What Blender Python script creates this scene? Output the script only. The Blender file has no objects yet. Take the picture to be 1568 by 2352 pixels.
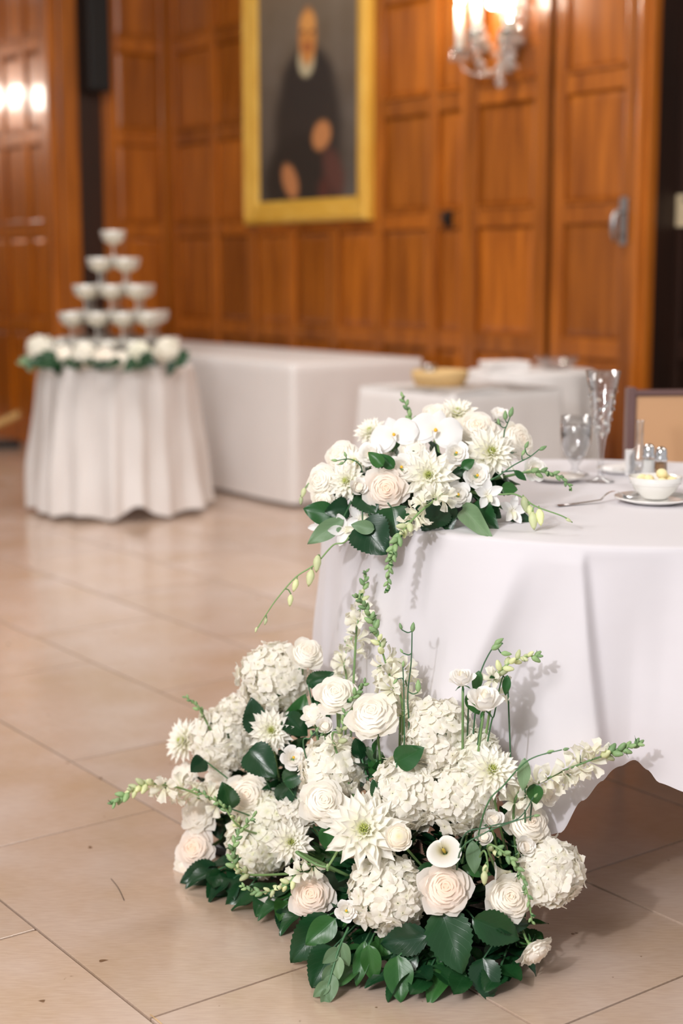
import bpy, bmesh, math, random
from mathutils import Vector, Matrix, noise
R_ = random.Random(7)
C = bpy.context.scene.collection
PI = math.pi
rad = math.radians

# ------------------------------------------------------------ camera, world, lights, exposure
F = 3450.0                                   # focal length in pixels of the 1568 x 2352 frame
PITCH = math.atan(556/F)
CAMZ = 1.25
cam = bpy.data.cameras.new('camera')
cam.sensor_fit = 'VERTICAL'; cam.sensor_height = 36; cam.lens = F/2352*36
cam.dof.use_dof = True; cam.dof.focus_distance = 2.72; cam.dof.aperture_fstop = 2.0
cam.clip_start = .05
co = bpy.data.objects.new('camera', cam); C.objects.link(co)
co.location = (0, 0, CAMZ); co.rotation_euler = (PI/2-PITCH, 0, 0)
bpy.context.scene.camera = co
sc = bpy.context.scene
sc.view_settings.view_transform = 'Standard'; sc.view_settings.look = 'None'
sc.view_settings.gamma = 1; sc.view_settings.use_curve_mapping = False
sc.view_settings.exposure = 0.15
sc.cycles.caustics_reflective = False; sc.cycles.caustics_refractive = False
sc.cycles.max_bounces = 8; sc.cycles.diffuse_bounces = 6; sc.cycles.transparent_max_bounces = 8
w = bpy.data.worlds.new('room_light'); sc.world = w; w.use_nodes = True
w.node_tree.nodes['Background'].inputs[0].default_value = (1.0, .98, .975, 1)
w.node_tree.nodes['Background'].inputs[1].default_value = .44

def area(name, loc, target, size, power, col=(1, 1, 1), sy=None):
    l = bpy.data.lights.new(name, 'AREA'); l.energy = power; l.color = col
    l.size = size
    if sy: l.shape = 'RECTANGLE'; l.size_y = sy
    o = bpy.data.objects.new(name, l); C.objects.link(o); o.location = loc
    o.rotation_euler = (Vector(target)-Vector(loc)).to_track_quat('-Z', 'Y').to_euler()
    return o
area('flash', (-1.35, -.35, 2.15), (.15, 2.9, .5), .11, 46, (.96, .96, 1))
area('chandelier_front', (1.2, 1.4, 4.2), (.6, 2.6, 0), 1.6, 4, (1, .95, .9))
area('chandelier_middle', (-1.2, 6.0, 4.3), (-1.0, 6.6, 0), 1.8, 115, (1, .96, .93))
area('fill_back', (-2.2, -1.4, 3.7), (-.4, 5, .8), 2.0, 190, (1, .97, .95))  # added unseen fill light behind the camera, brightens cloths from the front
area('chandelier_side', (3.5, 3.6, 4.2), (2.6, 5.5, 1.2), 1.8, 60, (1, .95, .9))

# ------------------------------------------------------------ geometry helpers
RX = Vector((1, 0, 0)); UPV = Vector((0, math.sin(PITCH), math.cos(PITCH)))
FW = Vector((0, math.cos(PITCH), -math.sin(PITCH))); CAM = Vector((0, 0, CAMZ))
def ray(px, py):
    return FW + RX*((px-784)/F) - UPV*((py-1176)/F)
def at(px, py, Y):                           # world point at distance Y from the camera
    d = ray(px, py); return CAM + d*(Y/d.y)
def on_z(px, py, z):                         # world point on the level z
    d = ray(px, py); return CAM + d*((z-CAMZ)/d.z)
AZ = rad(36.6)
AV = Vector((-math.sin(AZ), math.cos(AZ), 0)); BV = Vector((math.cos(AZ), math.sin(AZ), 0))
ROOM = -(PI/2-AZ)                            # room axes: local x = -A (to the right), local y = B (away)
def room(u, v, z=0): return AV*u + BV*v + Vector((0, 0, z))
def wall_uz(px, py, V):
    d = ray(px, py); t = V/d.dot(BV); q = CAM+d*t; return q.dot(AV), q.z
def side_vz(px, py, U):
    d = ray(px, py); t = U/d.dot(AV); q = CAM+d*t; return q.dot(BV), q.z

def mesh(name, verts, faces, m=None, smooth=True):
    me = bpy.data.meshes.new(name); me.from_pydata([tuple(v) for v in verts], [], faces); me.update()
    if smooth: me.polygons.foreach_set('use_smooth', [True]*len(me.polygons))
    if m: me.materials.append(m)
    return me
def obj(name, me, parent=None, M=None):
    o = bpy.data.objects.new(name, me); C.objects.link(o)
    if parent: o.parent = parent
    if M is not None: o.matrix_local = M
    return o
def tag(o, label, cat, group=None):
    o['label'] = label; o['category'] = cat
    if group: o['group'] = group
    return o
def thing(name, label, cat, loc=(0, 0, 0), rz=0, group=None):
    o = bpy.data.objects.new(name, None); C.objects.link(o); o.empty_display_size = .05
    o.location = loc; o.rotation_euler = (0, 0, rz)
    return tag(o, label, cat, group)
def struct(name, me=None, loc=(0, 0, 0), rz=0):
    o = bpy.data.objects.new(name, me); C.objects.link(o); o.location = loc; o.rotation_euler = (0, 0, rz)
    o['kind'] = 'structure'; return o
def boxes(name, bs, m, bev=0):
    V = []; Fc = []
    for b in bs:
        x0, x1, y0, y1, z0, z1 = b; n = len(V)
        V += [(x0, y0, z0), (x1, y0, z0), (x1, y1, z0), (x0, y1, z0), (x0, y0, z1), (x1, y0, z1), (x1, y1, z1), (x0, y1, z1)]
        Fc += [tuple(n+i for i in f) for f in ((0, 3, 2, 1), (4, 5, 6, 7), (0, 1, 5, 4), (1, 2, 6, 5), (2, 3, 7, 6), (3, 0, 4, 7))]
    me = mesh(name, V, Fc, m, False)
    if bev:
        bm = bmesh.new(); bm.from_mesh(me)
        bmesh.ops.bevel(bm, geom=bm.edges[:], offset=bev, segments=2, affect='EDGES', profile=.6)
        bm.to_mesh(me); bm.free()
    return me
def grid(name, fn, nu, nv, m=None, uv=True):
    V = []; Fc = []
    for i in range(nu+1):
        for j in range(nv+1): V.append(fn(i/nu, j/nv))
    for i in range(nu):
        for j in range(nv):
            a = i*(nv+1)+j; Fc.append((a, a+nv+1, a+nv+2, a+1))
    me = mesh(name, V, Fc, m)
    if uv:
        L = me.uv_layers.new(name='UVMap'); d = []
        for p in me.polygons:
            for vi in p.vertices: d += [(vi//(nv+1))/nu, (vi % (nv+1))/nv]
        L.data.foreach_set('uv', d)
    return me
def lathe(name, prof, m, n=24, smooth=True):
    V = []; Fc = []; k = len(prof)
    for i in range(n):
        a = 2*PI*i/n
        for r, z in prof: V.append((r*math.cos(a), r*math.sin(a), z))
    for i in range(n):
        for j in range(k-1):
            a = i*k+j; b = ((i+1) % n)*k+j
            Fc.append((a, b, b+1, a+1))
    me = mesh(name, V, Fc, m, smooth)
    bm = bmesh.new(); bm.from_mesh(me); bmesh.ops.remove_doubles(bm, verts=bm.verts, dist=1e-6); bm.to_mesh(me); bm.free()
    return me
def tube(name, pts, rs, m, n=6):
    pts = [Vector(p) for p in pts]; V = []; Fc = []
    if not hasattr(rs, '__len__'): rs = [rs]*len(pts)
    prev = None
    for i, p in enumerate(pts):
        t = (pts[min(i+1, len(pts)-1)]-pts[max(i-1, 0)])
        t = t.normalized() if t.length > 1e-9 else Vector((0, 0, 1))
        a = prev if prev else (Vector((0, 0, 1)) if abs(t.z) < .9 else Vector((1, 0, 0)))
        s = (a - t*a.dot(t)).normalized(); prev = s; u = t.cross(s)
        for k in range(n):
            q = 2*PI*k/n; V.append(p+(s*math.cos(q)+u*math.sin(q))*rs[i])
    for i in range(len(pts)-1):
        for k in range(n):
            a = i*n+k; b = i*n+(k+1) % n; Fc.append((a, b, b+n, a+n))
    Fc.append(tuple(range(n-1, -1, -1))); Fc.append(tuple(range((len(pts)-1)*n, len(pts)*n)))
    return mesh(name, V, Fc, m)
def smoothpath(P, k=5):
    P = [Vector(p) for p in P]
    if len(P) < 3: return [P[0].lerp(P[-1], i/k) for i in range(k+1)]
    out = []
    for i in range(len(P)-1):
        a = P[max(i-1, 0)]; b = P[i]; c = P[i+1]; d = P[min(i+2, len(P)-1)]
        for j in range(k):
            t = j/k
            out.append(.5*((2*b)+(c-a)*t+(2*a-5*b+4*c-d)*t*t+(3*b-a-3*c+d)*t**3))
    out.append(P[-1]); return out
def frame(n, roll=0, loc=(0, 0, 0), s=1):
    z = Vector(n).normalized(); a = Vector((0, 0, 1)) if abs(z.z) < .95 else Vector((0, 1, 0))
    x = a.cross(z).normalized(); y = z.cross(x)
    M = Matrix((x, y, z)).transposed() @ Matrix.Rotation(roll, 3, 'Z')
    return Matrix.Translation(loc) @ M.to_4x4() @ Matrix.Diagonal((s, s, s, 1) if not hasattr(s, '__len__') else (*s, 1))
def xframe(xdir, up, loc, s=1):              # local x along xdir, local z near up
    x = Vector(xdir).normalized(); z = Vector(up); z = z-x*z.dot(x)
    if z.length < 1e-4: z = Vector((.1, 1, .1)); z = z-x*z.dot(x)
    z.normalize(); y = z.cross(x)
    return Matrix.Translation(loc) @ Matrix((x, y, z)).transposed().to_4x4() @ Matrix.Diagonal((s, s, s, 1) if not hasattr(s, '__len__') else (*s, 1))

# ------------------------------------------------------------ materials
def srgb(r, g, b):
    f = lambda c: (c/255/12.92 if c/255 <= .04045 else ((c/255+.055)/1.055)**2.4)
    return (f(r), f(g), f(b), 1)
def mat(name, col, rough=.5, **k):
    m = bpy.data.materials.new(name); m.use_nodes = True; b = m.node_tree.nodes['Principled BSDF']
    b.inputs['Base Color'].default_value = col; b.inputs['Roughness'].default_value = rough
    for n, v in k.items(): b.inputs[n.replace('_', ' ')].default_value = v
    return m
class N:                                      # tiny node helper
    def __init__(s, m): s.t = m.node_tree; s.b = s.t.nodes['Principled BSDF']
    def n(s, ty, **k):
        x = s.t.nodes.new(ty)
        for a, v in k.items():
            if a.startswith('i_'): x.inputs[a[2:].replace('_', ' ')].default_value = v
            else: setattr(x, a, v)
        return x
    def l(s, a, b): s.t.links.new(a, b)
    def math(s, op, a, b=None, clamp=False):
        x = s.t.nodes.new('ShaderNodeMath'); x.operation = op; x.use_clamp = clamp
        for i, v in enumerate((a, b)):
            if v is None: continue
            if isinstance(v, (int, float)): x.inputs[i].default_value = v
            else: s.l(v, x.inputs[i])
        return x.outputs[0]
    def ramp(s, fac, stops):
        x = s.t.nodes.new('ShaderNodeValToRGB'); e = x.color_ramp.elements
        while len(e) > 1: e.remove(e[-1])
        e[0].position = stops[0][0]; e[0].color = stops[0][1]
        for p, c in stops[1:]: q = e.new(p); q.color = c
        s.l(fac, x.inputs[0]); return x.outputs[0]
    def mix(s, fac, a, b, mode='MIX'):
        x = s.t.nodes.new('ShaderNodeMix'); x.data_type = 'RGBA'; x.blend_type = mode
        for i, v in ((0, fac), (6, a), (7, b)):
            if isinstance(v, (int, float)): x.inputs[i].default_value = v
            elif isinstance(v, tuple): x.inputs[i].default_value = v
            else: s.l(v, x.inputs[i])
        return x.outputs[2]
    def bump(s, h, st=.2, d=.01):
        x = s.t.nodes.new('ShaderNodeBump'); x.inputs['Strength'].default_value = st; x.inputs['Distance'].default_value = d
        s.l(h, x.inputs['Height']); s.l(x.outputs[0], s.b.inputs['Normal'])
    def translucent(s, amt, col):             # thin petals and leaves let some light through
        tr = s.n('ShaderNodeBsdfTranslucent'); mx = s.n('ShaderNodeMixShader'); mx.inputs[0].default_value = amt
        if isinstance(col, tuple): tr.inputs[0].default_value = col
        else: s.l(col, tr.inputs[0])
        out = s.t.nodes['Material Output']
        s.l(s.b.outputs[0], mx.inputs[1]); s.l(tr.outputs[0], mx.inputs[2]); s.l(mx.outputs[0], out.inputs[0])

def wood(name, c0, c1, rough=.32, coat=.35, seed=0):
    m = mat(name, c0, rough); n = N(m)
    tc = n.n('ShaderNodeTexCoord'); mp = n.n('ShaderNodeMapping'); mp.inputs['Scale'].default_value = (9, 9, .8)
    oi = n.n('ShaderNodeObjectInfo')
    n.l(tc.outputs['Object'], mp.inputs[0])
    no = n.n('ShaderNodeTexNoise', noise_dimensions='4D'); no.inputs['Scale'].default_value = 2.2; no.inputs['Detail'].default_value = 6
    n.l(mp.outputs[0], no.inputs['Vector']); n.l(n.math('MULTIPLY', oi.outputs['Random'], 40), no.inputs['W'])
    col = n.ramp(no.outputs['Fac'], [(.3, c0), (.7, c1)])
    br = n.math('ADD', n.math('MULTIPLY', oi.outputs['Random'], .4), .8)
    cc = n.n('ShaderNodeHueSaturation'); n.l(col, cc.inputs['Color']); n.l(br, cc.inputs['Value'])
    n.l(cc.outputs[0], n.b.inputs['Base Color'])
    n.b.inputs['Coat Weight'].default_value = coat; n.b.inputs['Coat Roughness'].default_value = .14
    n.bump(no.outputs['Fac'], .08, .004)
    return m
WOOD = wood('panelling_oak', srgb(128, 66, 12), srgb(182, 104, 28), coat=.22)
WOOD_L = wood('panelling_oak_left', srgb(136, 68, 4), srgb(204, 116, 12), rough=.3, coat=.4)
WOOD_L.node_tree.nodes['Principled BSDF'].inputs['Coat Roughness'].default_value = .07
WOOD_SHADE = wood('shaded_oak', srgb(30, 12, 2), srgb(46, 20, 5), rough=.5, coat=.05)  # shade of the unlit recess painted into the oak colour; also backs the portrait
GOLD = mat('gilt', srgb(214, 160, 52), .38, Metallic=.0, Coat_Weight=.3)
n = N(GOLD); no = n.n('ShaderNodeTexNoise'); no.inputs['Scale'].default_value = 9
n.l(n.ramp(no.outputs['Fac'], [(.3, srgb(206, 152, 44)), (.7, srgb(230, 186, 84))]), n.b.inputs['Base Color'])
BLACK = mat('black_plastic', srgb(14, 14, 14), .6)
CHROME = mat('silver', (.82, .82, .84, 1), .12, Metallic=1.0)
STEEL = mat('brushed_steel', (.42, .42, .42, 1), .3, Metallic=.9)
DARKMETAL = mat('dark_bronze', srgb(50, 46, 44), .35, Metallic=.7)
def thin_glass(name, tint=(.97, .975, .98, 1), edge=.55, lo=.06, rg=.03):
    m = bpy.data.materials.new(name); m.use_nodes = True; t = m.node_tree; t.nodes.clear()
    out = t.nodes.new('ShaderNodeOutputMaterial'); tr = t.nodes.new('ShaderNodeBsdfTransparent'); gl = t.nodes.new('ShaderNodeBsdfGlossy')
    lw = t.nodes.new('ShaderNodeLayerWeight'); mx = t.nodes.new('ShaderNodeMixShader'); mr = t.nodes.new('ShaderNodeMapRange')
    tr.inputs[0].default_value = tint; gl.inputs['Roughness'].default_value = rg; lw.inputs['Blend'].default_value = .5
    mr.inputs['To Min'].default_value = lo; mr.inputs['To Max'].default_value = edge
    t.links.new(lw.outputs['Facing'], mr.inputs[0]); t.links.new(mr.outputs[0], mx.inputs[0]); t.links.new(tr.outputs[0], mx.inputs[1]); t.links.new(gl.outputs[0], mx.inputs[2]); t.links.new(mx.outputs[0], out.inputs[0])
    return m
GLASS = thin_glass('clear_glass')
CGLASS = thin_glass('coupe_glass', (.97, .965, .95, 1), .6, .08, .08)
_t = CGLASS.node_tree; _d = _t.nodes.new('ShaderNodeBsdfDiffuse'); _d.inputs[0].default_value = (.95, .93, .9, 1); _m = _t.nodes.new('ShaderNodeMixShader'); _m.inputs[0].default_value = .3  # white diffuse share stands in for bright reflections on the coupes
_o = next(q for q in _t.nodes if q.type == 'OUTPUT_MATERIAL'); _s = _o.inputs[0].links[0].from_socket
_t.links.new(_s, _m.inputs[1]); _t.links.new(_d.outputs[0], _m.inputs[2]); _t.links.new(_m.outputs[0], _o.inputs[0])
CRYSTAL = mat('crystal', (1, .99, .96, 1), .05, Transmission_Weight=.8, IOR=1.6)
WATER = thin_glass('water', (.95, .95, .95, 1), .3)
BUBBLY = mat('champagne', srgb(250, 242, 214), .25)
CHINA = mat('white_china', srgb(236, 234, 230), .15, Coat_Weight=.5)
BUTTER = mat('butter', srgb(246, 230, 178), .45, Subsurface_Weight=.15)
WAX = mat('candle_white', srgb(246, 242, 232), .4, Subsurface_Weight=.2)
SALT = mat('salt', srgb(238, 236, 232), .9)
PEPPER = mat('pepper', srgb(150, 112, 78), .9)
IVORY = mat('ivory_plastic', srgb(222, 204, 168), .4)
TAN = mat('tan_leather', srgb(214, 168, 126), .6)
CHAIRW = mat('grey_walnut', srgb(112, 84, 82), .3, Coat_Weight=.4)
FOAM = mat('floral_foam', srgb(30, 48, 26), .95)
TRAY = mat('black_tray', srgb(34, 38, 40), .4)
WICKER = mat('wicker', srgb(214, 178, 122), .7)
PAPER = mat('white_card', srgb(240, 236, 234), .7)
GROUT = mat('dark_grout', srgb(40, 28, 20), .9)
BOARD = mat('pale_wood', srgb(206, 164, 98), .5)

def cloth_mat(name, c, fr=900):
    m = mat(name, c, .75, Sheen_Weight=.25); n = N(m)
    tc = n.n('ShaderNodeTexCoord'); no = n.n('ShaderNodeTexNoise'); no.inputs['Scale'].default_value = 5; no.inputs['Detail'].default_value = 3
    n.l(tc.outputs['Object'], no.inputs['Vector'])
    n.bump(no.outputs['Fac'], .25, .02)
    n.translucent(.12, c)
    return m
CLOTH = cloth_mat('white_tablecloth', srgb(234, 230, 235))
CLOTH_F = cloth_mat('ivory_tablecloth', srgb(238, 234, 232))

TILE = mat('limestone_tile', srgb(190, 160, 138), .3); n = N(TILE)
tc = n.n('ShaderNodeTexCoord'); oi = n.n('ShaderNodeObjectInfo'); ge = n.n('ShaderNodeNewGeometry')
n1 = n.n('ShaderNodeTexNoise', noise_dimensions='4D'); n1.inputs['Scale'].default_value = 3.2; n1.inputs['Detail'].default_value = 8
n.l(ge.outputs['Position'], n1.inputs['Vector']); n.l(n.math('MULTIPLY', oi.outputs['Random'], 30), n1.inputs['W'])
mpt = n.n('ShaderNodeMapping'); mpt.inputs['Rotation'].default_value = (0, 0, rad(18)); mpt.inputs['Scale'].default_value = (14, 120, 1)
n.l(ge.outputs['Position'], mpt.inputs[0])
n2 = n.n('ShaderNodeTexNoise'); n2.inputs['Scale'].default_value = 2; n2.inputs['Detail'].default_value = 5; n.l(mpt.outputs[0], n2.inputs['Vector'])
n3 = n.n('ShaderNodeTexNoise'); n3.inputs['Scale'].default_value = 26; n3.inputs['Detail'].default_value = 2; n.l(ge.outputs['Position'], n3.inputs['Vector'])
c = n.ramp(n1.outputs['Fac'], [(.3, srgb(190, 162, 134)), (.5, srgb(198, 174, 156)), (.72, srgb(207, 188, 177))])
c = n.mix(.12, c, n.ramp(n2.outputs['Fac'], [(.35, srgb(140, 110, 84)), (.65, srgb(222, 200, 180))]))
c = n.mix(1.0, c, n.ramp(n3.outputs['Fac'], [(0, (1, 1, 1, 1)), (.735, (1, 1, 1, 1)), (.76, (.35, .27, .2, 1))]), 'MULTIPLY')
hs = n.n('ShaderNodeHueSaturation'); n.l(c, hs.inputs['Color'])
n.l(n.math('ADD', n.math('MULTIPLY', oi.outputs['Random'], .1), .93), hs.inputs['Value'])
n.l(hs.outputs[0], n.b.inputs['Base Color'])
n.l(n.math('ADD', n.math('MULTIPLY', n1.outputs['Fac'], .16), .10), n.b.inputs['Roughness'])
n.b.inputs['Specular IOR Level'].default_value = .85
n.bump(n2.outputs['Fac'], .05, .002)

def petal_mat(name, stops, axis='R', tr=.32, rough=.6):
    """colour of the petal itself from its base or heart (0) to its tip or rim (1)"""
    m = mat(name, stops[-1][1], rough); n = N(m); tc = n.n('ShaderNodeTexCoord')
    sp = n.n('ShaderNodeSeparateXYZ'); n.l(tc.outputs['Object'], sp.inputs[0])
    if axis == 'X': f = sp.outputs[0]
    else:
        cb = n.n('ShaderNodeCombineXYZ'); n.l(sp.outputs[0], cb.inputs[0]); n.l(sp.outputs[1], cb.inputs[1])
        ln = n.n('ShaderNodeVectorMath', operation='LENGTH'); n.l(cb.outputs[0], ln.inputs[0]); f = ln.outputs['Value']
    col = n.ramp(f, stops); n.l(col, n.b.inputs['Base Color'])
    n.b.inputs['Sheen Weight'].default_value = .1
    n.translucent(tr, col); return m
PW = srgb(254, 252, 245)
ROSE = petal_mat('rose_cream', [(0, srgb(254, 240, 226)), (.3, srgb(254, 248, 240)), (.62, srgb(254, 249, 240)), (1, srgb(254, 250, 243))], tr=.48)
ROSE_B = petal_mat('rose_blush', [(0, srgb(254, 232, 218)), (.3, srgb(254, 243, 235)), (.6, srgb(254, 246, 238)), (1, srgb(254, 248, 242))], tr=.48)
ROSE_W = petal_mat('rose_white', [(0, srgb(254, 250, 243)), (.4, srgb(254, 251, 243)), (1, srgb(254, 251, 244))], tr=.48)
LISI = petal_mat('lisianthus_white', [(0, srgb(248, 242, 216)), (.3, srgb(253, 251, 247)), (1, srgb(254, 253, 252))])
RAN = petal_mat('ranunculus_cream', [(0, srgb(244, 236, 200)), (.3, srgb(253, 247, 234)), (1, srgb(254, 251, 245))])
HEART = petal_mat('rose_heart_cream', [(0, srgb(253, 238, 218)), (.5, srgb(253, 248, 238))], tr=.1)
HEART_B = petal_mat('rose_heart_peach', [(0, srgb(253, 218, 190)), (.35, srgb(253, 232, 214)), (.7, srgb(253, 244, 236))], tr=.1)
HEART_C = petal_mat('ranunculus_heart', [(0, srgb(236, 228, 176)), (.4, srgb(252, 242, 222))], tr=.1)
DAHL = petal_mat('dahlia_white', [(0, srgb(238, 240, 190)), (.3, srgb(250, 249, 232)), (.7, PW)], 'X')
DAHLC = petal_mat('dahlia_heart', [(0, srgb(214, 222, 120)), (1, srgb(246, 246, 200))])
HYD = petal_mat('hydrangea_white', [(0, srgb(244, 241, 214)), (.35, srgb(254, 251, 240)), (1, srgb(255, 252, 245))], tr=.36)
HYDG = petal_mat('hydrangea_ivory', [(0, srgb(236, 239, 198)), (.4, srgb(253, 251, 236)), (1, srgb(254, 253, 245))], tr=.36)
CALLA = petal_mat('calla_white', [(0, srgb(236, 232, 190)), (.4, srgb(250, 247, 238)), (1, srgb(252, 250, 246))], tr=.2, rough=.35)
ORCH = petal_mat('orchid_white', [(0, srgb(248, 244, 232)), (.4, srgb(253, 252, 252)), (1, srgb(253, 252, 252))], tr=.3)
SNAPW = petal_mat('snapdragon_white', [(0, srgb(238, 238, 206)), (.5, srgb(250, 247, 232)), (1, srgb(252, 249, 240))])
YELLOW = mat('yellow_stamen', srgb(236, 186, 50), .6)
OLIVE = mat('spadix', srgb(196, 170, 60), .6)
def leafy(name, c, rough=.38, tr=.12, veins=False):
    m = mat(name, c, rough); n = N(m)
    oi = n.n('ShaderNodeObjectInfo'); hs = n.n('ShaderNodeHueSaturation')
    n.l(n.math('ADD', n.math('MULTIPLY', oi.outputs['Random'], .5), .75), hs.inputs['Value'])
    n.l(n.math('ADD', n.math('MULTIPLY', oi.outputs['Random'], -.03), .51), hs.inputs['Hue'])
    if veins:
        uv = n.n('ShaderNodeUVMap'); sp = n.n('ShaderNodeSeparateXYZ'); n.l(uv.outputs[0], sp.inputs[0])
        av = n.math('ABSOLUTE', n.math('SUBTRACT', sp.outputs[1], .5))
        mid = n.math('SUBTRACT', 1, n.math('MULTIPLY', av, 42), True)
        sv = n.math('SINE', n.math('SUBTRACT', n.math('MULTIPLY', sp.outputs[0], 46), n.math('MULTIPLY', av, 34)))
        sv = n.math('MULTIPLY', n.math('SUBTRACT', sv, .9, True), 4, True)
        v = n.math('MAXIMUM', mid, sv)
        col = n.mix(n.math('MULTIPLY', v, .16), c, tuple(min(1, x*2.2+.03) for x in c[:3])+(1,))
        n.l(col, hs.inputs['Color'])
        n.bump(n.math('MULTIPLY', v, -1), .12, .002)
    else: hs.inputs['Color'].default_value = c
    n.l(hs.outputs[0], n.b.inputs['Base Color'])
    n.translucent(tr, hs.outputs[0]); return m
LEAF = leafy('dark_leaf', srgb(26, 66, 38), .3, .10, True)
LEAF2 = leafy('mid_leaf', srgb(46, 98, 48), .36, .18, True)
LEAFP = leafy('pale_leaf', srgb(118, 150, 112), .5, .25, True)
STEM = leafy('green_stem', srgb(122, 158, 100), .45, .05)
STEMD = leafy('dark_stem', srgb(66, 110, 76), .45, .05)
BUDG = leafy('green_bud', srgb(150, 186, 130), .5, .2)
BUDY = leafy('pale_bud', srgb(226, 234, 186), .5, .25)

# ------------------------------------------------------------ floor of stone tiles
floor = struct('floor', boxes('floor', [(-16, 3.5, -3, 7.6, -.12, -.012)], GROUT), rz=ROOM)
tl, tw, gp = .868, .5055, .0029
tme = [boxes('tile', [(-tl/2+gp, tl/2-gp, -tw/2+gp, tw/2-gp, -.018, 0)], TILE, .0009) for _ in range(1)]
for r in range(-4, 13):
    v0 = 1.153+r*tw
    off = 2.099 if r % 2 == 0 else 1.665
    for k in range(-4, 15):
        u0 = off+k*tl
        p = room(u0+tl/2, v0+tw/2)
        if p.y < 1.6 or v0 > 6.9 or v0 < -.4 or u0 > 13: continue
        if abs(p.x) > .27*p.y+1.2: continue
        o = obj('tile', tme[0], floor, Matrix.Translation((-(u0+tl/2), v0+tw/2, R_.uniform(-.0006, 0))))

# ------------------------------------------------------------ panelled walls
RAILS = [.86, 1.53, 2.17, 2.80, 3.43]
def chamfer_panel(x0, x1, z0, z1, y, m, depth=.016, bev=.035, axis='y'):
    def P(a, b, c): return (a, b, c)
    V = [(x0, y, z0), (x1, y, z0), (x1, y, z1), (x0, y, z1),
         (x0+bev, y-depth, z0+bev), (x1-bev, y-depth, z0+bev), (x1-bev, y-depth, z1-bev), (x0+bev, y-depth, z1-bev)]
    Fc = [(4, 5, 6, 7), (0, 1, 5, 4), (1, 2, 6, 5), (2, 3, 7, 6), (3, 0, 4, 7)]
    return mesh('panel', V, Fc, m, False)
def panelled(par, xs, face, m, sw=.085, rw=.10, zs=None, zbot=.0, ztop=3.9, proud=.028, bev=.035):
    """stiles centred on xs, rails at zs, one raised panel per field; local x right, y away"""
    zs = zs or RAILS
    for x in xs:
        obj('stile', boxes('stile', [(x-sw/2, x+sw/2, face-proud, face+.004, zbot, ztop)], m, .007), par)
    zz = [zbot+.09]+zs+[ztop-.06]
    for a, b in zip(xs[:-1], xs[1:]):
        x0 = a+sw/2; x1 = b-sw/2
        for z in zz:
            h = .09 if z == zbot+.09 else rw/2
            obj('rail', boxes('rail', [(x0, x1, face-proud+.002, face+.004, z-h, z+h)], m, .006), par)
            if 1 < z < 3.5:                    # small moulding on the upper edge of every rail
                obj('moulding', boxes('moulding', [(x0+.004, x1-.004, face-proud-.010, face-.004, z+h-.003, z+h+.014)], m, .004), par)
        for a2, b2 in zip(zz[:-1], zz[1:]):
            h = .09 if a2 == zbot+.09 else rw/2
            obj('panel', chamfer_panel(x0, x1, a2+h, b2-rw/2, face-.001, m, .010, bev), par)
V0 = 5.60
wm = struct('wall_main', boxes('wall_main', [(-9.62, -5.07, V0, V0+.04, 0, 3.9)], WOOD), rz=ROOM)
panelled(wm, [-9.52, -8.98, -8.51, -8.05, -7.59, -7.14, -6.645, -6.365], V0, WOOD)
panelled(wm, [-6.285, -5.745], V0-.03, WOOD, sw=.10, proud=.03)
obj('baseboard', boxes('baseboard', [(-9.6, -5.72, V0-.05, V0+.01, 0, .16)], WOOD, .01), wm)
# door leaf right of the pier
dr = struct('door_1', boxes('door_leaf', [(-5.655, -5.10, V0-.03, V0+.02, .01, 3.88)], WOOD, .004), rz=ROOM)
panelled(dr, [-5.62, -5.135], V0-.03, WOOD, sw=.085, proud=.022)
hd = obj('handle_plate', boxes('handle_plate', [(-5.185, -5.135, V0-.066, V0-.05, 1.37, 1.60)], STEEL, .008), dr)
obj('door_handle', tube('door_handle', [(-5.16, V0-.06, 1.53), (-5.16, V0-.11, 1.53), (-5.163, V0-.125, 1.50), (-5.165, V0-.125, 1.44), (-5.165, V0-.115, 1.39)], [.012, .012, .016, .014, .010], STEEL, 10), hd)
obj('keyhole', boxes('keyhole', [(-5.166, -5.154, V0-.070, V0-.064, 1.40, 1.425)], DARKMETAL), hd)
t1 = struct('trim_1', boxes('trim_1', [(-5.10, -5.075, V0-.05, V0+.02, 0, 3.9), (-5.08, -5.045, V0-.075, V0+.02, 0, 3.9), (-5.05, -5.02, V0-.045, V0+.02, 0, 3.9)], WOOD, .008), rz=ROOM)
# recess right of the door, its shade painted into the wood colour
struct('wall_reveal', boxes('wall_reveal', [(-5.07, -5.03, V0+.022, 5.81, 0, 3.9)], WOOD_SHADE), rz=ROOM)
pw = struct('wall_passage', boxes('wall_passage', [(-5.08, -2.4, 5.80, 5.90, 0, 3.9)], WOOD_SHADE), rz=ROOM)
panelled(pw, [-5.03, -4.45, -3.85, -3.25], 5.80, WOOD_SHADE)
# left wall and pier
U0 = 9.62
lw = struct('wall_left', boxes('wall_left', [(4.80, 5.62, 0, .12, 0, 3.9)], WOOD), loc=room(U0, 0), rz=ROOM+PI/2)
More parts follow.
